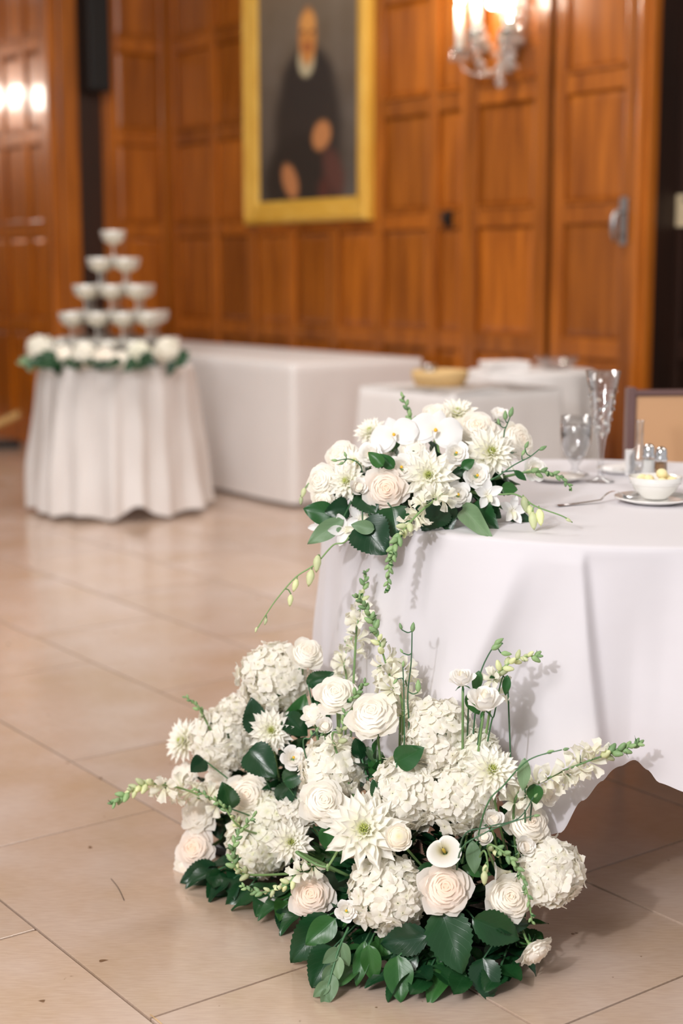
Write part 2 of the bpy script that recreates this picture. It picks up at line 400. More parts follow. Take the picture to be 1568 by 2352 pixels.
# local x of the left wall runs along B (to the right), local y along +A
def left_v(px): return side_vz(px, 620, U0)[0]
lv = [left_v(p) for p in (120, 188, 243, 262, 383)]
panelled(lw, [lv[3], lv[4]], 0, WOOD, sw=.085)
obj('pilaster', boxes('pilaster', [(lv[0]-.02, lv[0]+.06, -.05, .02, 0, 3.9)], WOOD, .006), lw)
obj('pilaster', boxes('pilaster', [(lv[0]+.075, lv[1]-.01, -.035, .02, 0, 3.9)], WOOD, .012), lw)
obj('recess_board', boxes('recess_board', [(lv[1]+.005, lv[2]-.005, -.004, .02, 0, 3.9)], WOOD_SHADE, .002), lw)
V1 = 4.73
wl = struct('wall_far_left', boxes('wall_far_left', [(-14.5, -9.70, V1, V1+.1, 0, 3.9)], WOOD_L), rz=ROOM)
us = [wall_uz(p, 620, V1)[0] for p in (116, 74, 22, -28, -80, -130)]
panelled(wl, [-u for u in us[::-1]], V1, WOOD_L, sw=.075)
obj('baseboard', boxes('baseboard', [(-14.4, -9.7, V1-.045, V1+.01, 0, .15)], WOOD_L, .01), wl)

ws = struct('wall_side_left', boxes('wall_side_left', [(-14.7, -14.5, -4, V1+.1, 0, 3.9)], WOOD_L), rz=ROOM)
struct('ceiling', boxes('ceiling', [(-16, 3.5, -6, 7.6, 4.9, 5.0)], mat('ceiling_plaster', srgb(206, 192, 172), .9)), rz=ROOM)
# ------------------------------------------------------------ things on the walls
# black hanging loudspeaker
p = room(U0, left_v(216), 0)
spz = side_vz(216, 214, U0)[1]
sp_ = thing('hanging_speaker', 'slim black column loudspeaker hanging high in the left corner', 'speaker', (p.x, p.y, spz), ROOM+PI/2)
obj('cabinet', boxes('cabinet', [(-.075, .085, -.16, -.03, 0, 1.15)], BLACK, .01), sp_)
obj('grille', boxes('grille', [(-.065, .075, -.168, -.155, .02, 1.13)], BLACK, .004), sp_)
obj('bracket', boxes('bracket', [(-.03, .04, -.04, -.004, .3, .42)], DARKMETAL, .004), sp_)
# portrait
ul = wall_uz(562, 400, V0-.07)[0]; ur = wall_uz(845, 400, V0-.07)[0]; zb = 1.545
fw_, fh_ = ul-ur, 2.15
pc = room((ul+ur)/2, V0-.045, zb)
pt = thing('framed_portrait', 'tall portrait of a seated person in dark clothes in a wide gilt frame', 'painting', pc, ROOM)
pt.rotation_euler = (rad(-.0), 0, ROOM)
def frame_side(a, b, c, d): # outer and inner quads -> stepped moulding
    pass
def moulding(pts, name):
    prof = [(0, .045), (0, -.035), (.03, -.052), (.055, -.035), (.10, -.028), (.125, -.012), (.145, .0), (.145, .02)]
    (x0, z0), (x1, z1), inx, inz, m0, m1 = pts
    V = []
    for k, (q, y) in enumerate(prof):
        V.append((x0+(inx*q)+m0[0]*q, y, z0+inz*q+m0[1]*q)); V.append((x1+inx*q+m1[0]*q, y, z1+inz*q+m1[1]*q))
    Fc = [(2*k, 2*k+1, 2*k+3, 2*k+2) for k in range(len(prof)-1)]
    return mesh(name, V, Fc, GOLD, False)
hw = fw_/2
for args in ((((-hw, 0), (hw, 0), 0, 1, (1, 0), (-1, 0))), ((hw, fh_), (-hw, fh_), 0, -1, (-1, 0), (1, 0)),
             ((-hw, fh_), (-hw, 0), 1, 0, (0, -1), (0, 1)), ((hw, 0), (hw, fh_), -1, 0, (0, 1), (0, -1))):
    obj('frame_side', moulding(args, 'frame_side'), pt)
obj('back_board', boxes('back_board', [(-hw+.01, hw-.01, .012, .045, .01, fh_-.01)], WOOD_SHADE), pt)
cv = mat('painted_canvas', srgb(66, 58, 50), .5); n = N(cv)
tc = n.n('ShaderNodeTexCoord'); sp = n.n('ShaderNodeSeparateXYZ'); n.l(tc.outputs['Object'], sp.inputs[0])
ns = n.n('ShaderNodeTexNoise'); ns.inputs['Scale'].default_value = 4; n.l(tc.outputs['Object'], ns.inputs['Vector'])
col = n.ramp(n.math('DIVIDE', sp.outputs[2], 2.15), [(0, srgb(50, 38, 26)), (.35, srgb(84, 68, 50)), (.6, srgb(112, 94, 70)), (1, srgb(160, 126, 90))])
col = n.mix(.10, col, ns.outputs['Fac'])
def blob(px, py, rx, rz, c, soft=.45, rot=0):
    global col
    u, z = wall_uz(px, py, V0-.05); x = -(u-(ul+ur)/2); z -= zb
    dx = n.math('SUBTRACT', sp.outputs[0], x); dz = n.math('SUBTRACT', sp.outputs[2], z)
    cr, sr = math.cos(rot), math.sin(rot)
    a = n.math('DIVIDE', n.math('ADD', n.math('MULTIPLY', dx, cr), n.math('MULTIPLY', dz, sr)), rx)
    b = n.math('DIVIDE', n.math('SUBTRACT', n.math('MULTIPLY', dz, cr), n.math('MULTIPLY', dx, sr)), rz)
    r = n.math('SQRT', n.math('ADD', n.math('MULTIPLY', a, a), n.math('MULTIPLY', b, b)))
    k = n.math('DIVIDE', n.math('SUBTRACT', 1+soft/2, r), soft, True)
    col = n.mix(k, col, c)
blob(705, 300, .36, .48, srgb(54, 47, 42), .3); blob(690, 420, .42, .30, srgb(46, 40, 35), .3)
blob(705, 190, .26, .2, srgb(52, 46, 42), .3)
blob(702, 138, .088, .10, srgb(196, 184, 150), .3)
blob(705, 84, .092, .17, srgb(206, 138, 72), .3); blob(705, 50, .08, .06, srgb(226, 160, 88), .5)
blob(705, 108, .05, .025, srgb(168, 96, 56), .6); blob(694, 72, .022, .012, srgb(96, 60, 34), .6); blob(716, 72, .022, .012, srgb(96, 60, 34), .6)
blob(737, 311, .10, .085, srgb(196, 132, 82), .35, .5); blob(665, 416, .075, .12, srgb(190, 126, 80), .35, .6)
blob(765, 395, .09, .16, srgb(92, 58, 50), .6, .5); blob(742, 445, .06, .1, srgb(84, 48, 40), .6)
n.l(col, n.b.inputs['Base Color'])
obj('canvas', boxes('canvas', [(-hw+.13, hw-.13, -.002, .012, .13, fh_-.13)], cv), pt)
# small black latch on the narrow panel
u, z = wall_uz(1030, 502, V0-.03)
lt = thing('wall_latch', 'small black latch on the narrow panel left of the pier', 'latch', room(u, V0-.028, z), ROOM)
obj('plate', boxes('plate', [(-.03, .03, -.01, 0.002, -.05, .05)], DARKMETAL, .004), lt)
obj('knob', lathe('knob', [(0, 0), (.012, 0), (.012, .02), (.024, .03), (.02, .045), (0, .048)], DARKMETAL, 12), lt, Matrix.Rotation(PI/2, 4, 'X'))
# light switch on the shaded wall
u, z = wall_uz(1562, 484, 5.78)
sw = thing('light_switch', 'ivory switch plate on the shaded wall at the right edge', 'light switch', room(u, 5.778, z), ROOM)
obj('cover_plate', boxes('cover_plate', [(-.085, .085, -.008, .012, -.078, .078)], IVORY, .004), sw)
for k in (-.045, .045): obj('toggle', boxes('toggle', [(k-.010, k+.010, -.022, -.006, -.018, .018)], IVORY, .003), sw)
# crystal wall sconce
u, z = wall_uz(1165, 110, V0-.07)
scn = thing('wall_sconce', 'crystal wall sconce with white candles and hanging drops on the pier', 'lamp', room(u, V0-.062, z), ROOM)
obj('back_plate', lathe('back_plate', [(0, .03), (.04, .03), (.06, .015), (.065, 0), (0, 0)], CHROME, 20), scn, Matrix.Rotation(PI/2, 4, 'X') @ Matrix.Diagonal((1, 1.7, 1, 1)))
BULB = mat('lit_bulb', (1, .9, .75, 1), .3); BULB.node_tree.nodes['Principled BSDF'].inputs['Emission Color'].default_value = (1, .93, .82, 1)
BULB.node_tree.nodes['Principled BSDF'].inputs['Emission Strength'].default_value = 14
cup = lathe('bobeche', [(0, 0), (.02, .002), (.045, .014), (.05, .024), (.043, .018), (.015, .008), (0, .008)], CRYSTAL, 16)
cnd = lathe('candle', [(.0, .01), (.022, .01), (.022, .25), (.0, .252)], WAX, 14)
blb = lathe('bulb', [(0, .25), (.010, .252), (.020, .275), (.015, .30), (.004, .328), (0, .33)], BULB, 12)
drop = lathe('drop', [(0, 0), (.004, -.004), (.009, -.022), (.011, -.032), (.006, -.043), (0, -.048)], CRYSTAL, 6, False)
arms = [(-.25, -.12, -.015), (-.205, -.03, .03), (-.04, -.20, .04), (.10, -.06, .035), (.16, -.16, .03)]
for i, (x, y, z) in enumerate(arms):
    a = obj('arm', tube('arm', smoothpath([(0, -.02, -.06), (x*.4, y*.5, -.13), (x*.85, y*.9, -.10), (x, y, z-.01)], 6), .007, CRYSTAL, 8), scn)
    T = Matrix.Translation((x, y, z))
    obj('bobeche', cup, a, T); obj('candle', cnd, a, T); obj('bulb', blb, a, T)
    for k in range(7):
        q = 2*PI*k/7; obj('drop', drop, a, T @ Matrix.Translation((.045*math.cos(q), .045*math.sin(q), .01)))
bead = lathe('bead', [(0, .017), (.012, .011), (.017, 0), (.012, -.011), (0, -.017)], CRYSTAL, 6, False)
for s in range(7):                          # bead chains swagged round the lit centre, each bead a part
    x0 = -.06+.04*s; 
    for k in range(11):
        t = k/10; obj('bead', bead, scn, Matrix.Translation((x0+.03*math.sin(PI*t)*(-1 if s < 2 else 1), -.09-.09*math.sin(PI*t+s), .30-.42*t)))
obj('finial', lathe('finial', [(0, -.06), (.02, -.045), (.03, -.02), (.012, 0), (.02, .02), (0, .04)], CRYSTAL, 10), scn, Matrix.Translation((.05, -.1, -.16)))
glow = obj('centre_lamp', lathe('centre_lamp', [(0, -.026), (.018, -.018), (.026, 0), (.018, .018), (0, .026)], BULB, 12), scn); glow.location = (.0, -.12, .21)
for x, y, z in ((.06, -.24, .25), (-.25, -.2, .3)):
    l = bpy.data.lights.new('sconce_glow', 'POINT'); l.energy = 8; l.color = (1, .88, .72); l.shadow_soft_size = .05
    o = bpy.data.objects.new('sconce_glow', l); C.objects.link(o); o.parent = scn; o.location = (x, y, z)

# candle lamp on the side wall, seen only mirrored in the varnished panels at the left edge
def mirrored(px, py):
    d = ray(px, py); t = V1/d.dot(BV); q = CAM+d*t; e = d-BV*(2*d.dot(BV)); k = (14.25-q.dot(AV))/e.dot(AV); return q+e*k
c0 = mirrored(48, 225); sl = thing('wall_sconce', 'three light wall lamp on the left side wall, seen as glints in the varnished panels', 'lamp', c0, ROOM+PI/2)
GLB = BULB.copy(); GLB.name = 'lit_globe'; GLB.node_tree.nodes['Principled BSDF'].inputs['Emission Strength'].default_value = 60
gb_ = lathe('globe', [(0, -.12), (.06, -.10), (.085, -.03), (.085, .03), (.06, .10), (0, .12)], GLB, 14)
for px in (-4, 48, 102):
    c1 = mirrored(px, 225); obj('globe', gb_, sl, sl.matrix_basis.inverted() @ Matrix.Translation(c1))
obj('mount', boxes('mount', [(-.05, .05, -.24, -.05, -.2, -.02)], CHROME, .01), sl)
# ------------------------------------------------------------ tables under cloths
def sm(x): x = max(0, min(1, x)); return x*x*(3-2*x)
def round_cloth(name, R, H, hem, folds, flare, m, na=300, nd=26, rnd=.012, seed=0, wob=.0):
    """cloth on a round top: local origin on the floor under the centre; angles from the -y axis, + to the right"""
    V = []; Fc = []
    rings = [0, .25, .5, .7, .85, .95, .985]
    rows = len(rings)+3+nd
    for i in range(na):
        a = 2*PI*i/na; deg = (math.degrees(a)+180) % 360-180
        d = Vector((math.sin(a), -math.cos(a), 0)); z1 = hem(deg)
        col = []
        for q in rings: col.append(d*(R-rnd)*q+Vector((0, 0, H)))
        for q in (1/3, 2/3, 1):
            b = q*PI/2; col.append(d*(R-rnd+rnd*math.sin(b))+Vector((0, 0, H-rnd+rnd*math.cos(b))))
        for j in range(1, nd+1):
            t = j/nd; f = 0
            for c0, amp, wl, wr, sh, gr in folds:
                x = (deg-c0-sh*t+180) % 360-180
                f += amp*math.exp(-(x/(wl if x < 0 else wr))**2)*t**gr
            w = 1
            wv = wob*noise.noise(Vector((deg*.05, t*2.2, seed)))*w
            r = R+flare*t+f+wv*t**.7
            col.append(d*r+Vector((0, 0, H-rnd-(H-rnd-z1)*t)))
        V += col
    for i in range(na):
        for j in range(rows-1):
            a = i*rows+j; b = ((i+1) % na)*rows+j; Fc.append((a, b, b+1, a+1))
    me = mesh(name, V, Fc, m)
    bm = bmesh.new(); bm.from_mesh(me); bmesh.ops.remove_doubles(bm, verts=bm.verts, dist=1e-5); bmesh.ops.recalc_face_normals(bm, faces=bm.faces); bm.to_mesh(me); bm.free()
    return me
def rect_cloth(name, hx, hy, H, hem, m, amp=.01, flare=.02, rr=.03, seed=0):
    per = []; 
    def side(ax, ay, bx, by, nx, ny, k):
        for i in range(k): t = i/k; per.append((ax+(bx-ax)*t, ay+(by-ay)*t, nx, ny))
    def corner(cx, cy, a0, k=8):
        for i in range(k):
            a = a0+PI/2*i/k; per.append((cx+rr*math.cos(a), cy+rr*math.sin(a), math.cos(a), math.sin(a)))
    X, Y = hx-rr, hy-rr
    side(-X, -hy, X, -hy, 0, -1, 60); corner(X, -Y, -PI/2); side(hx, -Y, hx, Y, 1, 0, 30); corner(X, Y, 0)
    side(X, hy, -X, hy, 0, 1, 60); corner(-X, Y, PI/2); side(-hx, Y, -hx, -Y, -1, 0, 30); corner(-X, -Y, PI)
    nd = 18; V = []; Fc = []; rows = nd+3; n_ = len(per)
    for k, (x, y, nx, ny) in enumerate(per):
        V.append((x*.98, y*.98, H)); V.append((x-nx*.008, y-ny*.008, H)); V.append((x, y, H-.008))
        for j in range(1, nd+1):
            t = j/nd; g = amp*t**.8*(noise.noise(Vector((k*.16, t*.8, seed)))+.35*math.sin(k*.55+seed))
            r = flare*t+g; V.append((x+nx*r, y+ny*r, H-.008-(H-.008-hem)*t))
    for k in range(n_):
        for j in range(rows-1):
            a = k*rows+j; b = ((k+1) % n_)*rows+j; Fc.append((a, b, b+1, a+1))
    Fc.append(tuple(k*rows for k in range(n_)))
    me = mesh(name, V, Fc, m); bm = bmesh.new(); bm.from_mesh(me); bmesh.ops.recalc_face_normals(bm, faces=bm.faces); bm.to_mesh(me); bm.free()
    return me
TOPW = mat('table_top', srgb(150, 120, 90), .6)
def round_table(label, x, y, R, H):
    t = thing('round_table', label, 'table', (x, y, 0))
    obj('table_top', lathe('table_top', [(0, H-.03), (R-.01, H-.03), (R-.006, H-.015), (R-.01, H-.003), (0, H-.003)], TOPW, 48), t)
    for sx in (-1, 1):
        for sy in (-1, 1): obj('leg', tube('leg', [(sx*R*.68, sy*R*.4, H-.03), (sx*R*.70, sy*R*.42, 0)], .014, DARKMETAL, 8), t)
def rect_table(label, x, y, rz, hx, hy, H):
    t = thing('folding_table', label, 'table', (x, y, 0), rz)
    obj('table_top', boxes('table_top', [(-hx+.01, hx-.01, -hy+.01, hy-.01, H-.035, H-.004)], TOPW, .004), t)
    for sx in (-1, 1):
        for sy in (-1, 1):
            X, Y = sx*(hx-.12), sy*(hy-.1)
            obj('leg', boxes('leg', [(X-.015, X+.015, Y-.015, Y+.015, 0, H-.035)], DARKMETAL, .003), t)
TZ = .762
# near table
TX, TY, TR = .60, 3.27, .64
round_table('round banquet table under the nearest white cloth', TX, TY, TR, TZ-.002)
def g(x, c, w): 
    x = (x-c+180) % 360-180; return math.exp(-(x/w)**2)
HEMP = [(-180, .30), (-150, .25), (-120, .31), (-95, .30), (-75, .27), (-60, .31), (-48, .27), (-38, .31), (-30, .28), (-21, .222), (-17, .238), (-13.8, .30), (-11, .335), (-8, .347), (-5.5, .362), (-3.8, .35), (-2, .33), (2, .325), (8, .32), (18, .36), (30, .28), (45, .33), (60, .27), (80, .32), (100, .27), (120, .32), (140, .26), (160, .31), (180, .30)]
def hem_near(d):
    for (a, x), (b, y) in zip(HEMP, HEMP[1:]):
        if d <= b: return x+(y-x)*sm((d-a)/(b-a))
    return .3
# (angle, amplitude, width left, width right, drift in degrees towards the hem, growth)
near_folds = [(-25, .080, 9, 2.6, -14, .7), (-17, -.028, 3.5, 5, -15, .6), (-15.5, .034, 6, .9, 4.5, .25), (-22, .055, 6, 6, 1, 2.2), (-7, -.030, 4, 2.2, 0, 2.0), (3, .050, 3.2, 14, -1, .8), (1, .012, 3, 2, 4, .4), (28, .05, 8, 8, 0, .8), (-46, .018, 4, 3, -4, .6), (-56, .022, 5, 4, 2, .8), (-66, .03, 5, 4, 0, .8), (-80, .016, 4, 3, 0, .7), (-98, .03, 8, 8, 0, .8), (50, .05, 8, 8, 0, .8), (80, .05, 12, 12, 0, .8), (120, .06, 12, 12, 0, .8), (160, .05, 12, 12, 0, .8), (-135, .06, 12, 12, 0, .8)]
oc = obj('tablecloth', round_cloth('tablecloth', TR, TZ, hem_near, near_folds, .004, CLOTH, 900, 40, wob=.012))
oc.location = (TX, TY, 0); tag(oc, 'large white cloth draped over the nearest round table', 'tablecloth')
def near_cloth_y(x, z=.5):                   # front of the cloth at lateral x
    dx = x-TX
    return TY-math.sqrt(max(0, TR*TR-dx*dx)) if abs(dx) < TR else TY

# champagne table
CX, CY, CR = -1.175, 7.86, .40
round_table('small round table under the cloth of the glass tower', CX, CY, CR, TZ-.002)
cf = [(a+3*math.sin(a*2.1), .05+.02*math.sin(a*1.7), 6, 4, 2*math.sin(a), .7) for a in range(-176, 180, 20)]
def hem_ch(d): return .015+.02*abs(math.sin(rad(d*4.3)))+.05*g(d, 20, 8)+.03*g(d, -60, 6)
oc = obj('tablecloth', round_cloth('tablecloth', CR, TZ, hem_ch, cf, .035, CLOTH_F, 300, 22, wob=.03, seed=3))
oc.location = (CX, CY, 0); tag(oc, 'pleated white cloth to the floor under the champagne tower', 'tablecloth')

# long table by the wall, square table, round table behind
c_ = room(7.99, 4.955)
rect_table('long table under the cloth along the panelled wall', c_.x, c_.y, ROOM, 1.49, .44, TZ-.002)
oc = obj('tablecloth', rect_cloth('tablecloth', 1.49, .45, TZ, .02, CLOTH_F, .012, .02, seed=2)); oc.location = (c_.x, c_.y, 0); oc.rotation_euler = (0, 0, ROOM)
tag(oc, 'long white cloth to the floor on the table along the panelled wall', 'tablecloth')
rect_table('small square table under the cloth behind the table flowers', .50, 6.35, ROOM, .30, .30, TZ-.002)
oc = obj('tablecloth', rect_cloth('tablecloth', .31, .31, TZ, .02, CLOTH_F, .02, .06, seed=5)); oc.location = (.50, 6.35, 0); oc.rotation_euler = (0, 0, ROOM)
tag(oc, 'white cloth on the small square table holding the wicker tray', 'tablecloth')
round_table('small round table under the cloth left of the tall flute', .90, 7.15, .30, TZ+.018)
cf2 = [(a, .035, 8, 5, 1, .7) for a in range(-170, 180, 26)]
oc = obj('tablecloth', round_cloth('tablecloth', .30, TZ+.02, lambda d: .02, cf2, .04, CLOTH_F, 220, 18, wob=.03, seed=9)); oc.location = (.90, 7.15, 0)
tag(oc, 'white cloth hanging in deep folds on the small round table by the door', 'tablecloth')

# wicker tray and votive on the square table
q = on_z(995, 878, TZ); q = Vector((.42, 6.42, TZ+.001))
tr = thing('wicker_tray', 'round pale wicker tray on the small square table', 'tray', q)
obj('tray_base', lathe('tray_base', [(0, 0), (.105, 0), (.108, .006), (0, .008)], WICKER, 24), tr)
obj('rim', lathe('rim', [(.104, .004), (.118, .03), (.122, .062), (.114, .066), (.108, .04), (.098, .008)], WICKER, 24), tr)
vt = thing('votive_candle', 'small white votive candle standing in the wicker tray', 'candle', q+Vector((-.045, .02, .0085)))
obj('glass_cup', lathe('glass_cup', [(0, 0), (.026, 0), (.03, .085), (.028, .085), (.024, .006), (0, .006)], GLASS, 16), vt)
obj('wax', lathe('wax', [(0, .007), (.022, .007), (.025, .06), (0, .062)], WAX, 14), vt)
# folded napkins stacked on the round table
for i in range(3):
    nb = obj('folded_napkin', boxes('folded_napkin', [(-.1, .1, -.07, .07, .0, .016)], PAPER, .006), None,
             Matrix.Translation((.76, 7.03, TZ+.0205+i*.0165)) @ Matrix.Rotation(.2+.1*i, 4, 'Z'))
    tag(nb, ['white folded napkin at the bottom of the stack on the far round table', 'white folded napkin in the middle of the stack on the far round table', 'white folded napkin on top of the stack on the far round table'][i], 'napkin', 'folded napkins on the far round table')
bw = thing('glass_bowl', 'wide clear glass bowl on the far round table', 'bowl', (1.02, 7.16, TZ+.0205))
obj('bowl_glass', lathe('bowl_glass', [(0, 0), (.05, 0), (.09, .03), (.115, .06), (.112, .06), (.086, .033), (.045, .006), (0, .006)], GLASS, 24), bw)

# pale board leaning by the far left wall
q = on_z(30, 1012, 0)
bd = thing('wooden_ramp', 'pale rounded wooden board resting on a dark foot by the left wall', 'board', (q.x-.02, q.y-.42, 0), rad(8))
obj('board', boxes('board', [(-.20, .20, -.09, .09, 0, .05)], BOARD, .022), bd, Matrix.Translation((0, 0, .14)) @ Matrix.Rotation(rad(-24), 4, 'Y'))
obj('foot', boxes('foot', [(-.16, .16, -.07, .07, 0, .045)], BLACK, .012), bd)

# ------------------------------------------------------------ champagne tower
GD, GH = .1295, .137
coupe = lathe('glass', [(0, 0), (.036, 0), (.036, .003), (.009, .008), (.0055, .016), (.0055, .058), (.010, .064), (.036, .074), (.0565, .091), (.063, .112), (.0645, GH), (.063, GH), (.0613, .112), (.055, .093), (.0345, .077), (.008, .068), (0, .068)], CGLASS, 20)
liquid = lathe('champagne', [(0, .0685), (.008, .0685), (.034, .0778), (.0545, .094), (.0605, .112), (.0625, .1335), (0, .1335)], BUBBLY, 18)
tiers = [(5, 'bottom'), (4, 'fourth'), (3, 'third'), (2, 'second'), (1, 'top')]
rowname = {1: [''], 2: ['front', 'back'], 3: ['front', 'middle', 'back'], 4: ['front', 'second', 'third', 'back'], 5: ['front', 'second', 'middle', 'fourth', 'back']}
colname = {1: [''], 2: ['left', 'right'], 3: ['left', 'middle', 'right'], 4: ['leftmost', 'second from left', 'second from right', 'rightmost'], 5: ['leftmost', 'second from left', 'middle', 'second from right', 'rightmost']}
for k, (n_, nm) in enumerate(tiers):
    for i in range(n_):
        for j in range(n_):
            if n_ == 5 and i in (0, 4) and j in (0, 4): continue
            if n_ == 1: lb = 'single champagne coupe at the very top of the tower'
            else: lb = 'champagne coupe in the %s tier%s, %s row, %s' % (nm, '' if nm == 'bottom' else ' from the top', rowname[n_][j], colname[n_][i])
            c_ = thing('champagne_coupe', lb, 'glass', (CX+(i-(n_-1)/2)*GD, CY+(j-(n_-1)/2)*GD, TZ+.001+k*(GH+.0006)), 0, 'champagne coupes of the tower')
            obj('glass', coupe, c_); obj('champagne', liquid, c_)

# ------------------------------------------------------------ chair behind the near table
ch = thing('banquet_chair', 'tan upholstered chair with dark wooden frame behind the near table', 'chair', (1.02, 4.42, 0), rad(6))
bx0, bx1, bz0, bz1 = -.245, .245, .52, .915
obj('backrest', boxes('backrest', [(bx0+.022, bx1-.022, -.205, -.165, bz0, bz1-.012)], TAN, .012), ch)
obj('back_post', boxes('back_post', [(bx0, bx0+.024, -.215, -.175, 0, bz1+.012)], CHAIRW, .006), ch)
obj('back_post', boxes('back_post', [(bx1-.024, bx1, -.215, -.175, 0, bz1+.012)], CHAIRW, .006), ch)
obj('top_rail', boxes('top_rail', [(bx0+.02, bx1-.02, -.212, -.178, bz1-.012, bz1+.004)], CHAIRW, .005), ch)
obj('bottom_rail', boxes('bottom_rail', [(bx0+.02, bx1-.02, -.21, -.178, bz0-.02, bz0+.004)], CHAIRW, .004), ch)
obj('seat', boxes('seat', [(-.235, .235, -.17, .24, .43, .49)], TAN, .02), ch)
for x in (-.235, .211): obj('leg', boxes('leg', [(x, x+.024, .2, .226, 0, .43)], CHAIRW, .004), ch)
for x in (-.235, .211): obj('side_rail', boxes('side_rail', [(x, x+.024, -.175, .2, .40, .432)], CHAIRW, .004), ch)

# ------------------------------------------------------------ things on the near table
ZT = TZ+.0008
def put(px, py): return on_z(px, py, ZT)
p = put(1378, 1106)
fl = thing('champagne_flute', 'tall cut crystal flute with trumpet bowl on the near table', 'glass', p)
obj('glass', lathe('glass', [(0, 0), (.033, 0), (.033, .002), (.01, .008), (.006, .02), (.0075, .07), (.0115, .10), (.016, .115), (.0245, .165), (.033, .215), (.0405, .258), (.0392, .258), (.031, .212), (.0225, .163), (.0135, .118), (.004, .108), (0, .107)], GLASS, 28), fl)
facet = mesh('facet', [(-.006, 0, 0), (0, -.0022, .008), (.006, 0, 0), (0, -.0022, -.008), (0, -.004, 0)], [(0, 4, 1), (1, 4, 2), (2, 4, 3), (3, 4, 0)], CRYSTAL, False)
for k in range(34):
    h = .112+.105*(k/34); a = k*2.39996; r = .0155+(h-.112)*.169
    obj('facet', facet, fl, Matrix.Rotation(a, 4, 'Z') @ Matrix.Translation((0, -r, h)) @ Matrix.Rotation(.8*(k % 3), 4, 'Y'))
p = put(1320, 1090)
gb = thing('water_goblet', 'short stemmed water goblet left of the crystal flute', 'glass', p)
obj('glass', lathe('glass', [(0, 0), (.033, 0), (.033, .003), (.01, .008), (.008, .02), (.014, .03), (.026, .045), (.036, .075), (.0385, .1), (.0365, .142), (.0355, .142), (.037, .1), (.0345, .076), (.0245, .048), (.01, .036), (0, .034)], GLASS, 28), gb)
obj('water', lathe('water', [(0, .0345), (.01, .0365), (.0244, .0484), (.0344, .0764), (.0368, .1), (.0362, .118), (0, .118)], WATER, 24), gb)
def shaker(px, py, label, fill, s=1):
    t = thing('shaker', label, 'shaker', put(px, py), 0, 'salt and pepper shakers')
    obj('glass_body', lathe('glass_body', [(0, 0), (.0175, 0), (.018, .004), (.0145, .06), (.0135, .066), (0, .066)], GLASS, 10, False), t)
    obj('contents', lathe('contents', [(0, .004), (.0158, .004), (.0133, .057), (0, .057)], fill, 10), t)
    obj('cap', lathe('cap', [(.0145, .062), (.0152, .067), (.0125, .072), (.0135, .078), (.012, .088), (.006, .093), (0, .094)], CHROME, 16), t)
shaker(1487, 1112, 'glass salt shaker with silver cap behind the butter bowl', SALT)
shaker(1515, 1120, 'glass pepper shaker with silver cap behind the butter bowl', PEPPER)
p = put(1466, 1096)
bt = thing('bud_vase', 'small clear glass bottle with a slim neck behind the salt shaker', 'bottle', p)
obj('glass', lathe('glass', [(0, 0), (.022, 0), (.024, .01), (.023, .05), (.012, .072), (.0085, .085), (.0085, .13), (.0105, .136), (.009, .136), (.007, .13), (.007, .085), (.010, .070), (.021, .048), (.021, .006), (0, .005)], GLASS, 18), bt)
p = put(1445, 1092)
cd = obj('place_card', boxes('place_card', [(-.0105, .0105, -.008, .008, 0, .062)], PAPER, .0012)); cd.location = p
tag(cd, 'narrow upright white card block left of the glass bottle', 'card')
def plate(px, py, label, r, rz=0):
    t = thing('plate', label, 'plate', put(px, py))
    obj('dish', lathe('dish', [(0, 0), (r*.6, 0), (r*.68, .003), (r, .011), (r*.995, .0135), (r*.66, .0055), (r*.58, .004), (0, .004)], CHINA, 40), t)
    return t
plate(1500, 1166-12, 'white saucer under the bowl of butter balls', .083)
plate(1282, 1104, 'white side plate behind the goblet foot', .062)
plate(1425, 1086, 'white side plate with a folded napkin left of the card', .058)
nk = obj('napkin', boxes('napkin', [(-.04, .04, -.022, .022, 0, .010)], PAPER, .004)); nk.location = put(1422, 1086)+Vector((0, 0, .0095)); nk.rotation_euler = (0, rad(-3), .5)
tag(nk, 'folded white napkin lying on the side plate near the flute', 'napkin')
bp = put(1503, 1150)+Vector((0, 0, .0058))
bo = thing('butter_bowl', 'white china bowl heaped with butter balls at the right edge', 'bowl', bp)
obj('bowl_body', lathe('bowl_body', [(0, 0), (.026, 0), (.028, .003), (.044, .018), (.053, .034), (.0565, .047), (.0545, .047), (.051, .035), (.042, .020), (.024, .007), (0, .006)], CHINA, 40), bo)
obj('rim_line', lathe('rim_line', [(.0528, .031), (.0540, .0325), (.0537, .034)], CHINA, 40), bo)
bb = [(-.034, -.006, .036, 'at the left'), (-.014, -.022, .034, 'at the front left'), (.010, -.024, .036, 'at the front'), (.034, -.008, .037, 'at the right'), (.014, .004, .052, 'on top of the heap'), (-.012, .010, .038, 'behind the front ones'), (.026, .022, .038, 'at the back right'), (-.022, .028, .037, 'at the back left')]
bu = lathe('butter_ball', [(0, -.0125), (.0062, -.0108), (.0108, -.0062), (.0125, 0), (.0108, .0062), (.0062, .0108), (0, .0125)], BUTTER, 14)
for x, y, z, s in bb:
    o = obj('butter_ball', bu, None, Matrix.Translation(bp+Vector((x, y, z))) @ Matrix.Diagonal((1, 1, .9, 1)))
    tag(o, 'pale butter ball %s in the white bowl' % s, 'butter', 'butter balls in the bowl')
